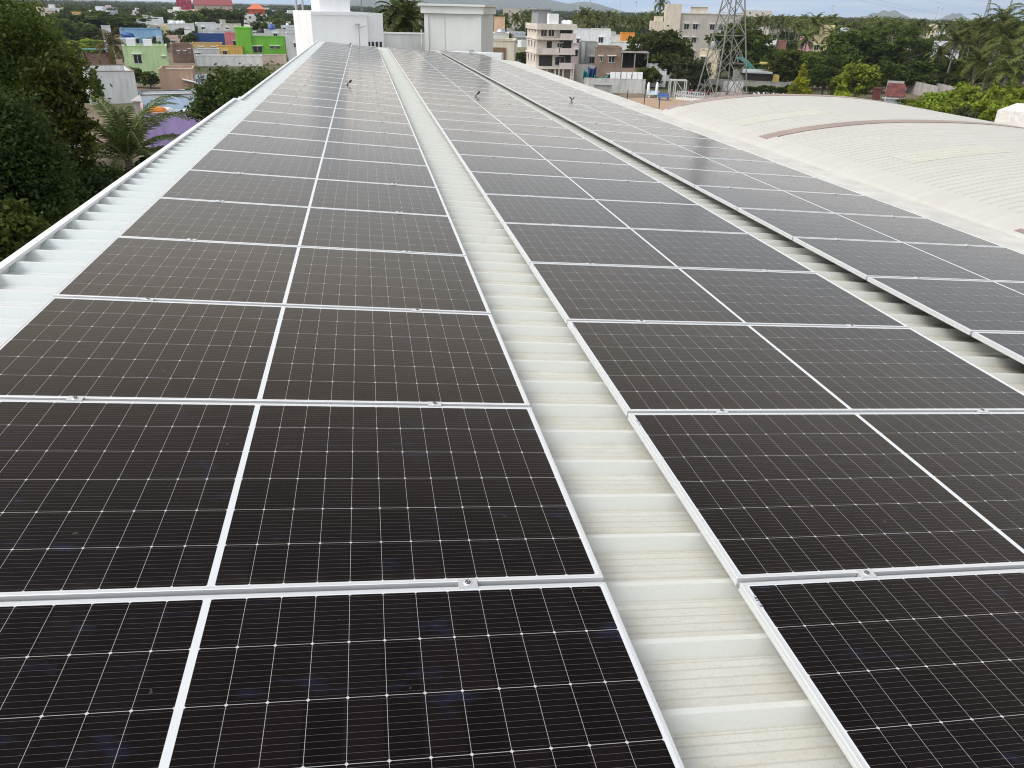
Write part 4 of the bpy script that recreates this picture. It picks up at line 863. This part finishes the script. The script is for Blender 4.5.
def tree_meshes(seed, lobes, n, leaf, fol, hgt, tr=.28, limb_n=26, trunk_top=None, elong=1.7):
    rs = np.random.default_rng(seed); pts, cl = crown_pts(rs, lobes, n)
    cm_ = rawmesh('crown', leaf_quads(pts, leaf, rs, elong=elong), 4, [fol])
    b = MB(); zt = trunk_top or min(l[2] - l[4] * .6 for l in lobes); zt = max(zt, hgt * .2)
    fork = Vector((rs.normal() * .15, rs.normal() * .15, zt)); b.tube([(0, 0, -.2), (fork.x * .4, fork.y * .3, zt * .5), fork], [tr * 1.25, tr, tr * .8], 10)
    for l in lobes:
        c_ = Vector(l[:3]); m_ = fork.lerp(c_, .5) + Vector((rs.normal(), rs.normal(), rs.normal())) * .12 * l[3]
        b.tube([fork, m_, c_], [tr * .55, tr * .38, tr * .15], 7)
    for i in rs.choice(len(cl), min(limb_n, len(cl)), replace=False):
        c_ = Vector(cl[i]); l = min(lobes, key=lambda q_: (Vector(q_[:3]) - c_).length); s_ = fork.lerp(Vector(l[:3]), .8)
        b.tube([s_, s_.lerp(c_, .55) + Vector((0, 0, .1)), c_], [tr * .2, tr * .12, tr * .04], 5)
    return cm_, b.mesh('trunk', M['bark'])
def plant(name, meshes, loc, label, cat='tree', scale=1.0, rz=0.0, group=None, sz=None):
    o = empty(name, label, cat, group, Matrix.Translation(loc) @ Matrix.Rotation(rz, 4, 'Z') @ Matrix.Diagonal((scale, scale, sz or scale, 1)))
    link('crown', meshes[0], o); link('trunk', meshes[1], o); return o
def big(seed, R_, hgt, nl, n, leaf, fol, flat=.75, **k):
    rs = np.random.default_rng(seed + 500); lob = []
    for i in range(nl):
        a = 2.4 * i + rs.uniform(-.4, .4); rr = R_ * math.sqrt((i + .3) / nl) * .72; lr = R_ * rs.uniform(.34, .5)
        z = hgt - lr * flat - (rr / R_) ** 2 * hgt * .28 - rs.uniform(0, .1) * hgt - (0.3 * hgt if i % 3 == 2 else 0) * .7
        lob.append((rr * math.cos(a), rr * math.sin(a), z, lr, lr * flat))
    if k.pop('skirt', False):
        for i in range(5): a = 1.256 * i; lob.append((R_ * .55 * math.cos(a), R_ * .55 * math.sin(a), hgt * .40, R_ * .42, R_ * .36))
    return tree_meshes(seed, lob, n, leaf, fol, hgt, **k)

# near trees on the left, beyond the rim
def near_tree(px, ytop, D, R_, seed, n, leaf, fol, label, nl=11, flat=.8, **k):
    P = at(px, ytop, D); m_ = big(seed, R_, P.z, nl, n, leaf, fol, flat, tr=.22, limb_n=60, **k)
    return plant('broadleaf_tree', m_, (P.x, P.y, 0), label)
def lobed(px0, py0, D0, lobes, seed, n, leaf, fol, label, **k):
    P0 = at(px0, py0, D0); P0.z = 0; lo = []
    for px, py, D, r_ in lobes:
        q_ = at(px, py, D) - P0; lo.append((q_.x, q_.y, q_.z, r_, r_ * .92))
    return plant('broadleaf_tree', tree_meshes(seed, lo, n, leaf, fol, max(l[2] for l in lo), limb_n=60, **k), P0, label)
lobed(-25, 100, 24, [(8, 48, 24, 1.15), (34, 58, 24, .85), (-30, 75, 25, 2.0), (14, 104, 23, 1.0), (-15, 140, 24, 1.7), (28, 152, 24, 1.0), (5, 190, 24, 1.5), (-70, 60, 25, 2.2), (-60, 120, 25, 2.2), (20, 28, 25.5, .8)], 1, 84000, .066, F['dark'], 'large dark leafy tree filling the upper left corner', tr=.2)
lobed(58, 130, 20, [(62, 78, 20, .60), (70, 98, 20.3, .34), (50, 112, 20, .62), (76, 128, 20, .36), (66, 150, 20, .55), (78, 168, 20, .33), (44, 170, 20, .6), (66, 196, 20, .55), (40, 84, 20, .5)], 2, 10500, .07, F['dark'], 'slender open leafy tree with gaps beside the young palm', tr=.11)
lobed(-5, 170, 14, [(-5, 140, 14, .75), (26, 172, 14, .6), (2, 190, 14, .7), (46, 196, 13.6, .42), (-40, 160, 14, 1.0), (-40, 220, 14, 1.0), (30, 214, 13.4, .5)], 3, 36000, .050, F['deep'], 'dark dense tree low at the left picture edge', tr=.12)
lobed(2, 235, 11.2, [(6, 222, 11.2, .32), (26, 233, 11.2, .24), (-14, 244, 11.2, .45), (10, 258, 11.0, .35), (-30, 262, 11.0, .6)], 4, 9000, .05, F['mid'], 'small brighter green tree at the left edge beside the white rim', tr=.08)
lobed(92, 190, 20, [(88, 190, 19.5, .5), (104, 184, 22, .5), (72, 208, 18, .5), (56, 220, 16, .45)], 5, 9000, .07, F['deep'], 'low dark bushy tree between the rim and the slender tree', tr=.09)
lobed(140, 180, 28, [(128, 186, 25, .45), (112, 190, 24, .5), (150, 168, 27, .35)], 6, 5000, .09, F['deep'], 'low dark undergrowth tree under the young palm', tr=.08)

def palm_mesh(seed, hgt, nf, L, nl, lw, fol, trunk=True, wind=.25, droop=1.0, tr=.16, seg=7, lk=.24, fw=0.0, rk=.55):
    rs = np.random.default_rng(seed); Q = []; b = MB(); lean = Vector((rs.normal() * .04 * hgt + wind * .04 * hgt, rs.normal() * .03 * hgt, 0))
    top = lean + Vector((0, 0, hgt))
    for f in range(nf):
        az = 2.39996 * f + rs.uniform(-.2, .2); el0 = R(82) - (f / nf) ** .9 * R(105) * droop; ln = L * rs.uniform(.85, 1.08)
        pts = []; p = np.array(top); el_ = el0
        for s_ in range(seg + 1):
            pts.append(p.copy()); d = np.array([math.cos(az) * math.cos(el_) + wind * .35 * (s_ / seg), math.sin(az) * math.cos(el_), math.sin(el_)]); d /= np.linalg.norm(d)
            p = p + d * ln / seg; el_ -= R(13) * (.6 + 1.2 * s_ / seg) * (7 / seg)
        pts = np.array(pts); w_ = lw * .5
        b.tube([tuple(q_) for q_ in pts], [lw * rk * (1 - .85 * s_ / seg) for s_ in range(seg + 1)], 4, 1, False)
        for i in range(nl):
            u = .10 + .9 * i / (nl - 1); x = u * seg; k = min(int(x), seg - 1); P = pts[k] + (pts[k+1] - pts[k]) * (x - k); tdir = pts[k+1] - pts[k]; tdir /= np.linalg.norm(tdir)
            sd = np.cross(tdir, [0, 0, 1.0]); nn = np.linalg.norm(sd); sd = sd / nn if nn > 1e-3 else np.array([1., 0, 0]); upv = np.cross(sd, tdir)
            ll = ln * lk * math.sin(math.pi * min(1, .15 + u * .82)) ** .7 * rs.uniform(.85, 1.15)
            for s_ in (-1, 1):
                d = tdir * (rs.uniform(.45, .75) + fw) + sd * s_ + upv * rs.uniform(.05, .3); d /= np.linalg.norm(d); d2 = d + np.array([wind * .25, 0, -rs.uniform(.35, .75)]); d2 /= np.linalg.norm(d2)
                e1 = P + d * ll * .5; e2 = e1 + d2 * ll * .5; wv = tdir * w_
                Q += [P - wv*.6, P + wv*.6, e1 + wv, e1 - wv, e1 - wv, e1 + wv, e2 + wv*.2, e2 - wv*.2]
    cm_ = rawmesh('crown', np.array(Q), 4, [fol]); 
    tb = MB(); tb.v, tb.f, tb.m, tb.sm = b.v, b.f, [1] * len(b.f), b.sm
    tb.tube([(0, 0, -.2), tuple(lean * .25 + Vector((0, 0, hgt * .45))), tuple(top)], [tr * 1.4, tr, tr * .8], 8, 0)
    return cm_, tb.mesh('trunk', [M['palmbark'], fol])
PN = at(119, 163, 27.5)
PMN = palm_mesh(21, PN.z, 26, 3.15, 90, .036, F['palmn'], wind=.10, droop=.64, seg=10, lk=.15, fw=.45, rk=.85); PMN[1].materials[1] = plain('palm_rachis', (.24, .26, .10), .6)
plant('coconut_palm', PMN, (PN.x, PN.y, 0), 'young coconut palm with feathery dark fronds beside the roof rim', 'palm')
P = at(97, 150, 22); b = MB(); b.tube([(0, 0, 0), (.2, .1, P.z * .55), (-.25, 0, P.z)], [.05, .04, .025], 6); o = b.build('bare_stick', M['palmbark'], None, (P.x, P.y, 0)); tag(o, 'bare pale stick leaning left of the young palm', 'stick')
# bush behind the rim
P = at(246, 60, 66); plant('broadleaf_tree', big(31, 4.3, P.z, 13, 15000, .21, F['mid'], .8, tr=.2), (P.x, P.y, 0), 'bushy mid green tree right behind the rim below the bright green house')
P = at(212, 78, 72); plant('broadleaf_tree', big(32, 2.2, P.z, 8, 5000, .2, F['mid'], .9, tr=.16), (P.x, P.y, 0), 'small round tree right of the salmon house')
P = at(262, 80, 50); plant('broadleaf_tree', big(33, 2.3, P.z, 8, 6000, .17, F['dark'], .9, tr=.16), (P.x, P.y, 0), 'dark tree tight behind the rim under the bushy tree')
# shared variants
TV = {}
for i, (k, f_) in enumerate((('dark', 'dark2'), ('darkb', 'mid'), ('mid', 'fresh'), ('olive', 'olive'), ('bright', 'bright'))):
    TV[k] = [big(60 + 7 * i + j, 5.0, 10.0, 11, 4800, .50, F[f_], .72, limb_n=14, skirt=True) for j in range(2)]
def far_tree(px, ytop, D, wpx, kind, label, group=None, v=0, rz=None, name='broadleaf_tree', cat='tree'):
    P = at(px, ytop, D); r_ = wpx / 2 * D * 1.08 / 768 / 5.0
    return plant(name, TV[kind][v % 2], (P.x, P.y, 0), label, cat, r_, rz if rz is not None else (px * 1.7) % 6.28, group, P.z / 10.0)
far_tree(131, 66, 160, 18, 'mid', 'small bush at the left foot of the lime green house', v=0)
far_tree(148, 71, 158, 18, 'dark', 'dark round bush at the foot of the lime green house', v=1)
far_tree(78, 70, 142, 14, 'darkb', 'small tree on the left of the grey house', v=0)
far_tree(92, 70, 128, 10, 'dark', 'low dark bush before the stained parapet of the grey house', v=1)
far_tree(100, 9, 330, 66, 'darkb', 'large dark tree behind the hut under the far skyline', v=0)
far_tree(56, 17, 310, 50, 'mid', 'wide green tree left of the large dark one on the far left', v=1)
far_tree(128, 14, 345, 40, 'dark', 'tall tree with brownish crown above the blue roofed house', v=1)
far_tree(35, 24, 290, 36, 'darkb', 'dark tree at the far left behind the corner tree', v=0)
far_tree(88, 26, 280, 34, 'dark', 'dark tree behind the green scrub on the left', v=1)
far_tree(206, 7, 400, 46, 'dark', 'dark spreading tree below the maroon shed', v=0)
far_tree(228, 9, 390, 34, 'darkb', 'dark tree between the maroon shed and the red roofed house', v=1)
far_tree(188, 11, 380, 26, 'mid', 'tree with yellowish tips left of the dark spreading tree', v=0)
far_tree(260, 21, 300, 26, 'dark', 'small dark tree under the red roofed house', v=1)
far_tree(180, 27, 285, 22, 'olive', 'grey green shrub before the white long house', v=0)
far_tree(152, 36, 196, 14, 'darkb', 'small pot grown bush on the roof of the lime green house', v=1)
for k, (px, y, D, wpx) in enumerate(((62, 40, 235, 34), (84, 38, 250, 34), (46, 44, 225, 30), (104, 42, 245, 20))): far_tree(px, y, D, wpx, 'bright' if k < 2 else 'mid', 'light green scrub bush in the field left of the hut', 'green scrub left of the hut', k, name='shrub', cat='shrub')
for k, (px, y, D, wpx) in enumerate(((62, 55, 205, 16), (70, 57, 200, 14))):
    pm = TV['olive']; far_tree(px, y, D, wpx, 'olive', f"dry rusty shrub left of the brick hut, {('left', 'right')[k]} one", None, k, name='shrub', cat='shrub')
P = at(112, 44, 190); plant('coconut_palm', palm_mesh(41, P.z, 16, 4.6, 18, .2, F['rust'], wind=.1, droop=1.25), (P.x, P.y, 0), 'drooping brownish palm left of the lime green house', 'palm')
# centre and right
far_tree(660, 25.5, 178, 46, 'darkb', 'big dark rounded tree left of the beige building', v=0); far_tree(683, 38, 182, 26, 'dark', 'dark tree touching the right of the big rounded tree', v=1)
far_tree(650, 66, 170, 24, 'mid', 'low tree at the foot of the big rounded tree', v=1)
far_tree(688, 55, 165, 26, 'olive', 'grey olive feathery tree left of the pylon', v=0); far_tree(702, 57, 168, 18, 'olive', 'smaller grey olive tree near the pylon leg', v=1)
far_tree(738, 22, 205, 46, 'dark', 'tall dark tree behind the pylon', v=1); far_tree(757, 26, 215, 34, 'darkb', 'tall tree right behind the pylon', v=0); far_tree(724, 44, 200, 24, 'dark', 'dark tree between the cream house and the pylon', v=0)
far_tree(790, 48, 178, 36, 'dark', 'dark tree right of the yellow canopy shop', v=0); far_tree(776, 52, 190, 26, 'darkb', 'dark tree behind the canopy shop', v=1); far_tree(806, 50, 182, 34, 'mid', 'green tree behind the golden conifer', v=1)
far_tree(828, 62, 168, 30, 'darkb', 'dull green tree between the golden conifer and the light green tree', v=0); far_tree(846, 45, 195, 34, 'dark', 'dark tree behind the light green tree', v=1)
far_tree(872, 27, 205, 62, 'dark', 'very wide dark tree at the middle of the right side', v=0); far_tree(850, 34, 210, 30, 'darkb', 'dark tree left of the very wide one', v=1)
far_tree(862, 62, 158, 38, 'bright', 'light green round tree beyond the vault edge', v=0); far_tree(838, 74, 160, 12, 'mid', 'small tree left of the light green round tree', v=0)
far_tree(888, 60, 185, 22, 'dark', 'dark tree behind the red roofed stall', v=1)
far_tree(930, 66, 205, 24, 'olive', 'dry topped tree behind the slab wall', v=1); far_tree(960, 70, 190, 22, 'dark', 'dark tree at the right end of the slab wall', v=0)
for k, px in enumerate((694, 701, 709, 716, 748, 756, 764, 772, 781, 789)): far_tree(px, 84.5 + (k % 3), 166 + (k % 2) * 2, 9 + (k % 3) * 2, 'dark', 'low dark shrub along the boundary wall behind the pylon', 'low shrubs along the boundary wall', k, name='shrub', cat='shrub')
# conifers
def conifer(seed, R_, hgt, n, leaf, fol):
    rs = np.random.default_rng(seed); u = rs.uniform(0, 1, n) ** .75; z = hgt * (1 - u * .93); nb = 11
    a = rs.integers(0, nb, n) * 2 * math.pi / nb + rs.normal(size=n) * .22 + z * 1.3; rr = R_ * u * np.sqrt(rs.uniform(.2, 1, n)) * (1 + .22 * np.sin(z * 4.3))
    pts = np.stack([rr * np.cos(a), rr * np.sin(a), z - rr * .12], 1) + rs.normal(size=(n, 3)) * .08
    b = MB(); b.tube([(0, 0, -.2), (0, 0, hgt * .9)], [.2, .03], 8); return rawmesh('crown', leaf_quads(pts, leaf, rs), 4, [fol]), b.mesh('trunk', M['bark'])
P = at(804.5, 64, 160); plant('golden_conifer', conifer(71, 2.3, P.z, 2600, .34, F['yellow']), (P.x, P.y, 0), 'pointed yellow green conifer beyond the vault', 'tree')
P = at(845, 80, 156); plant('golden_conifer', conifer(72, 1.9, P.z, 1800, .34, F['yellow']), (P.x, P.y, 0), 'short yellow green conifer left of the light green round tree', 'tree')
P = at(795, 83, 158); plant('shrub', TV['bright'][0], (P.x, P.y, 0), 'small bright shrub left of the pointed conifer', 'shrub', .24, 1, None, P.z / 10)
# spreading rain tree with visible limbs
P = at(918, 26, 212); lob = [(-6.5, 0, 9.2, 3.2, 1.3), (-3, 2, 10.6, 3.4, 1.4), (0, -1, 11.6, 3.4, 1.3), (3.5, 1, 11.0, 3.2, 1.3), (6.5, -1, 9.4, 2.6, 1.1), (8.3, 1, 7.6, 2.2, 1.0), (-8, -1, 7.4, 2.4, 1.1), (2, -3, 9.6, 2.6, 1.0), (-4.5, -3, 7.4, 2.4, 1.0), (5, -2.5, 7.0, 2.0, .8)]
mm = tree_meshes(81, lob, 3400, .46, F['mid'], 12.6, tr=.5, limb_n=30, trunk_top=2.6); plant('spreading_tree', mm, (P.x - 5, P.y, 0), 'umbrella shaped spreading tree with pale slanting limbs and sky gaps', 'tree', 1, 0, None, P.z / 12.9)
# bright shrubs at the right edge
rnd = random.Random(8)
for k, (px, y, D, wpx, kd) in enumerate(((926, 95, 128, 30, 'bright'), (946, 90, 126, 36, 'bright'), (972, 83, 126, 40, 'bright'), (1000, 84, 124, 40, 'bright'), (1030, 86, 120, 40, 'bright'), (956, 98, 116, 34, 'bright'), (988, 98, 114, 36, 'bright'), (1015, 95, 112, 34, 'bright'), (910, 98, 136, 20, 'mid'), (936, 104, 120, 18, 'olive'), (968, 104, 110, 18, 'olive'), (1016, 82, 140, 34, 'mid'))):
    far_tree(px, y, D, wpx, kd, ('bright leafy shrub in the thicket beyond the vault at right', 'duller shrub in the thicket beyond the vault at right')[kd != 'bright'], 'shrubs in the right thicket' if kd == 'bright' else 'duller shrubs in the right thicket', k, name='shrub', cat='shrub')
# palms
PALM = [palm_mesh(90 + i, 10.3, 16, 3.7, 13, .26, F['palm'], wind=.55, droop=1.05, seg=5) for i in range(4)]
PALM1 = []
for cm_, tm_ in PALM:                       # far palms are one mesh each: trunk and crown too small to tell apart
    n1 = len(cm_.vertices); v = np.zeros(n1 * 3, np.float32); cm_.vertices.foreach_get('co', v)
    b = MB(); b.v = [tuple(p.co) for p in tm_.vertices]; b.f = [tuple(p.vertices) for p in tm_.polygons]; b.m = [p.material_index for p in tm_.polygons]; b.sm = [False] * len(b.f)
    vv = v.reshape(-1, 3); b.add([tuple(p) for p in vv], [(4*i, 4*i+1, 4*i+2, 4*i+3) for i in range(n1 // 4)], 1)
    PALM1.append(b.mesh('coconut_palm', [M['palmbark'], F['palm']]))
def near_palm(px, y, D, seed, label, L=4.6, fol='palm', nf=20, wind=.5):
    P = at(px, y, D); hgt = P.z; plant('coconut_palm', palm_mesh(seed, hgt, nf, L, 26, .16, F[fol], wind=wind, droop=1.1), (P.x, P.y, 0), label, 'palm')
near_palm(978, 62, 172, 101, 'coconut palm with golden old fronds in front of the right palm group', 4.8, 'palm', 22)
near_palm(1012, 55, 168, 102, 'coconut palm with long arching fronds at the right edge', 5.4)
near_palm(996, 36, 185, 103, 'tall coconut palm blown by the wind near the far pylon', 5.2, wind=.8)
near_palm(955, 42, 190, 104, 'coconut palm right of the spreading tree', 4.6)
near_palm(1020, 32, 190, 105, 'tall coconut palm at the right picture edge', 5.0)
near_palm(940, 55, 195, 106, 'low coconut palm beside the white glimpsed house', 4.0)
near_palm(966, 33, 205, 107, 'tall slender coconut palm behind the golden one', 4.6)
near_palm(1003, 72, 160, 108, 'low coconut palm just behind the right thicket', 4.4)
near_palm(1000, 22, 188, 121, 'tallest coconut palm with wind swept fronds under the far pylon', 5.4, wind=.9)
near_palm(985, 30, 196, 122, 'coconut palm left of the tallest one on the right', 5.0, wind=.8)
near_palm(1030, 22, 182, 123, 'tall coconut palm cut by the right picture edge', 5.2, wind=.8)
near_palm(832, 36, 230, 109, 'coconut palm before the yellow far house', 4.4)
near_palm(806, 40, 225, 110, 'coconut palm before the pink far house', 4.0)
near_palm(396, 13, 70, 111, 'coconut palm between the stair room and the concrete block, left', 2.2, 'palmn', 18)
near_palm(412, 22, 64, 112, 'lower coconut palm beside the concrete block', 2.6, 'palmn', 18)
near_palm(658, 3, 300, 113, 'lone tall palm above the grove left of the beige building', 4.0)
rnd = random.Random(17); cnt = 0
def spots(px0, px1, d0, d1, n):
    for i in range(n):
        D = math.sqrt(rnd.uniform(d0 * d0, d1 * d1)); yield rnd.uniform(px0, px1), D
def far_palm(px, D, lab, grp):
    global cnt
    P = at(px, 20, D); s_ = rnd.uniform(.86, 1.14) * (1 + max(0, D - 450) * .00012); o = link('coconut_palm', PALM1[cnt % 4]); cnt += 1
    o.location = (P.x, P.y, 0); o.scale = (s_, s_, s_ * rnd.uniform(.92, 1.06)); o.rotation_euler = (0, 0, rnd.uniform(-.5, .5)); tag(o, lab, 'palm', grp)
for px, D in spots(740, 1035, 250, 600, 190): far_palm(px, D, 'coconut palm in the dense far grove on the right skyline', 'palms of the right far grove')
for px, D in spots(575, 668, 290, 520, 62): far_palm(px, D, 'coconut palm in the far grove behind the white houses', 'palms of the middle far grove')
for px, D in spots(498, 535, 240, 420, 16): far_palm(px, D, 'coconut palm in the far grove left of the apartment block', 'palms left of the apartment')
for px, D in spots(386, 425, 150, 420, 12): far_palm(px, D, 'coconut palm behind the low parapet at the roof end', 'palms behind the parapet')
for px, D in spots(664, 742, 300, 520, 22): far_palm(px, D, 'coconut palm behind the beige building', 'palms behind the beige building')
# broadleaf trees of the middle and far distance
rnd = random.Random(29)
def scatter(px0, px1, d0, d1, n, kinds, hs, lab, grp):
    for i in range(n):
        D = math.sqrt(rnd.uniform(d0 * d0, d1 * d1)); px = rnd.uniform(px0, px1); P = at(px, 20, D); kd = rnd.choice(kinds); s_ = rnd.uniform(.6, 1.05)
        plant('broadleaf_tree', TV[kd][i % 2], (P.x, P.y, 0), lab, 'tree', s_, rnd.uniform(0, 6.28), grp, rnd.uniform(*hs) / 10)
scatter(-60, 300, 380, 900, 105, ['dark', 'darkb', 'mid', 'dark'], (6, 10), 'dark leafy tree in the far town on the left', 'trees of the far left town')
scatter(-40, 60, 230, 330, 9, ['darkb', 'mid', 'dark'], (7, 10), 'leafy tree behind the corner tree on the far left', 'trees behind the corner tree')
scatter(490, 665, 230, 420, 34, ['dark', 'darkb', 'mid'], (6, 10.5), 'leafy tree under the middle palm grove', 'trees under the middle grove')
scatter(735, 1040, 215, 420, 50, ['dark', 'darkb', 'mid', 'olive'], (5.5, 9.5), 'leafy tree under the right palm grove', 'trees under the right grove')
scatter(300, 430, 200, 600, 22, ['dark', 'darkb'], (7, 11), 'dark tree behind the white stair room', 'trees behind the stair room')
scatter(735, 1040, 178, 260, 40, ['dark', 'darkb', 'mid'], (3.5, 7), 'low leafy tree in the thick green belt on the right', 'low trees of the right green belt')
scatter(515, 660, 185, 225, 5, ['dark', 'mid'], (4, 6), 'low tree between the middle houses', 'low trees between the houses')
# far pale houses in the left town
rnd = random.Random(41)
for k in range(34):
    D = math.sqrt(rnd.uniform(420**2, 900**2)); px = rnd.uniform(-20, 300); c = rnd.choice(((.72, .72, .72), (.70, .66, .58), (.60, .64, .70), (.66, .50, .42), (.72, .70, .66)))
    P = at(px, 10, D); T = Matrix.Translation((P.x, P.y, 0)) @ Matrix.Rotation(rnd.uniform(-.4, .4), 4, 'Z'); w, d, h = rnd.uniform(7, 14), rnd.uniform(7, 11), rnd.uniform(4.5, 9)
    o = empty('town_house', 'tiny pale flat roofed house in the far left town', 'house', 'tiny houses of the far left town', T)
    b = MB(); b.box(-w/2, w/2, 0, d, 0, h - .6); b.build('wall', plaster(c), o); b = MB(); b.box(-w/2 - .1, w/2 + .1, -.1, d + .1, h - .599, h); b.box(-w/4, w/8, 2, 5, h + .001, h + 1.9); b.build('parapet', plaster(c), o)
    b = MB(); b.box(-w/4, -w/4 + 1.3, -.03, -.002, h - 2.6, h - 1.3); b.box(w/6, w/6 + 1.3, -.03, -.002, h - 2.6, h - 1.3); b.build('windows', M['pane'], o)
rnd = random.Random(77)
for k in range(74):
    D = math.sqrt(rnd.uniform(272**2, 450**2)) if k < 44 else rnd.uniform(208, 330); px = rnd.uniform(128, 296) if k < 44 else rnd.uniform(578, 652) if k < 64 else rnd.uniform(505, 530); c = rnd.choice(((.74, .74, .74), (.72, .70, .64), (.62, .66, .72), (.64, .48, .40), (.74, .72, .70), (.50, .50, .48), (.66, .58, .36)))
    P = at(px, 30, D); T = Matrix.Translation((P.x, P.y, 0)) @ Matrix.Rotation(rnd.uniform(-.3, .5), 4, 'Z'); w, d, h = rnd.uniform(5, 9), rnd.uniform(5, 9), rnd.uniform(3.2, 6.2)
    o = empty('packed_house', *(('small plain house packed among the coloured houses of the left town', 'house', 'small plain houses of the left town') if k < 44 else ('small pale house packed between the apartment block and the dark tree', 'house', 'small pale houses of the middle town')), T)
    wm = plaster(c); b = MB(); b.box(-w/2, w/2, 0, d, 0, h - .6); b.build('wall', wm, o)
    b = MB(); [b.box(*q_, h - .599, h) for q_ in ((-w/2 - .06, w/2 + .06, -.06, .15), (-w/2 - .06, w/2 + .06, d - .15, d + .06), (-w/2 - .06, -w/2 + .15, .151, d - .151), (w/2 - .15, w/2 + .06, .151, d - .151))]; b.build('parapet', wm, o)
    b = MB(); b.box(-w/2 + .16, w/2 - .16, .16, d - .16, h - .599, h - .5); b.build('roof', plaster((.42, .40, .38)), o)
    if k % 2: b = MB(); b.box(w/6, w/6 + 2, d - 2.8, d - .8, h - .499, h + 1.5); b.build('roof_room', plaster(rnd.choice(((.70, .70, .70), (.5, .48, .45)))), o)
    if k % 3 == 0:
        b2 = MB(); b2.lathe([(.62, 0), (.62, .5), (.66, .55), (.62, .6), (.62, 1.15), (.3, 1.4), (.02, 1.42)], 12); tk = b2.build('water_tank', (BLK, WH)[k % 2], None, T @ Vector((-w/5, d * .6, h - .499))); tag(tk, ('black', 'white')[k % 2] + (' round tank on a small plain roof of the left town' if k < 44 else ' round tank on a small pale roof of the middle town'), 'water tank', ('black', 'white')[k % 2] + (' tanks of the left town' if k < 44 else ' tanks of the middle town'))
    window(o, -w/4, h - 2.6, 1.1, 1.2); b = MB(); b.box(w/6, w/6 + 1.0, -.03, -.002, .05, 2.1); b.build('door', M['dark'], o)
for k in range(14):
    D = math.sqrt(rnd.uniform(200**2, 380**2)); px = rnd.uniform(125, 296); P = at(px, 30, D)
    plant('broadleaf_tree', TV[('dark', 'darkb', 'mid')[k % 3]][k % 2], (P.x, P.y, 0), 'small tree squeezed between the houses of the left town', 'tree', rnd.uniform(.3, .55), k, 'small trees between the left houses', rnd.uniform(.4, .68))
# far wood: one mass along the skyline
rs = np.random.default_rng(5); Q = []
for k in range(2600):
    D = math.sqrt(rs.uniform(620**2, 2600**2)); px = rs.uniform(-120, 1150); P = at(px, 15, D); h = rs.uniform(6, 11.5) if px > 300 else rs.uniform(5, 9); r_ = rs.uniform(4, 8)
    n = 46 if D < 1200 else 26; d = rs.normal(size=(n, 3)); d /= np.linalg.norm(d, axis=1)[:, None]; d[:, 2] = np.abs(d[:, 2]) * 1.0 - .35
    Q.append(leaf_quads(np.array([P.x, P.y, h * .62]) + d * np.array([r_, r_, h * .42]), 2.6 if D < 1200 else 3.8, rs))
o = link('far_wood', rawmesh('far_wood', np.concatenate(Q), 4, [F['dark']])); tag(o, 'continuous dark belt of far trees along the skyline', 'wood'); o['kind'] = 'stuff'
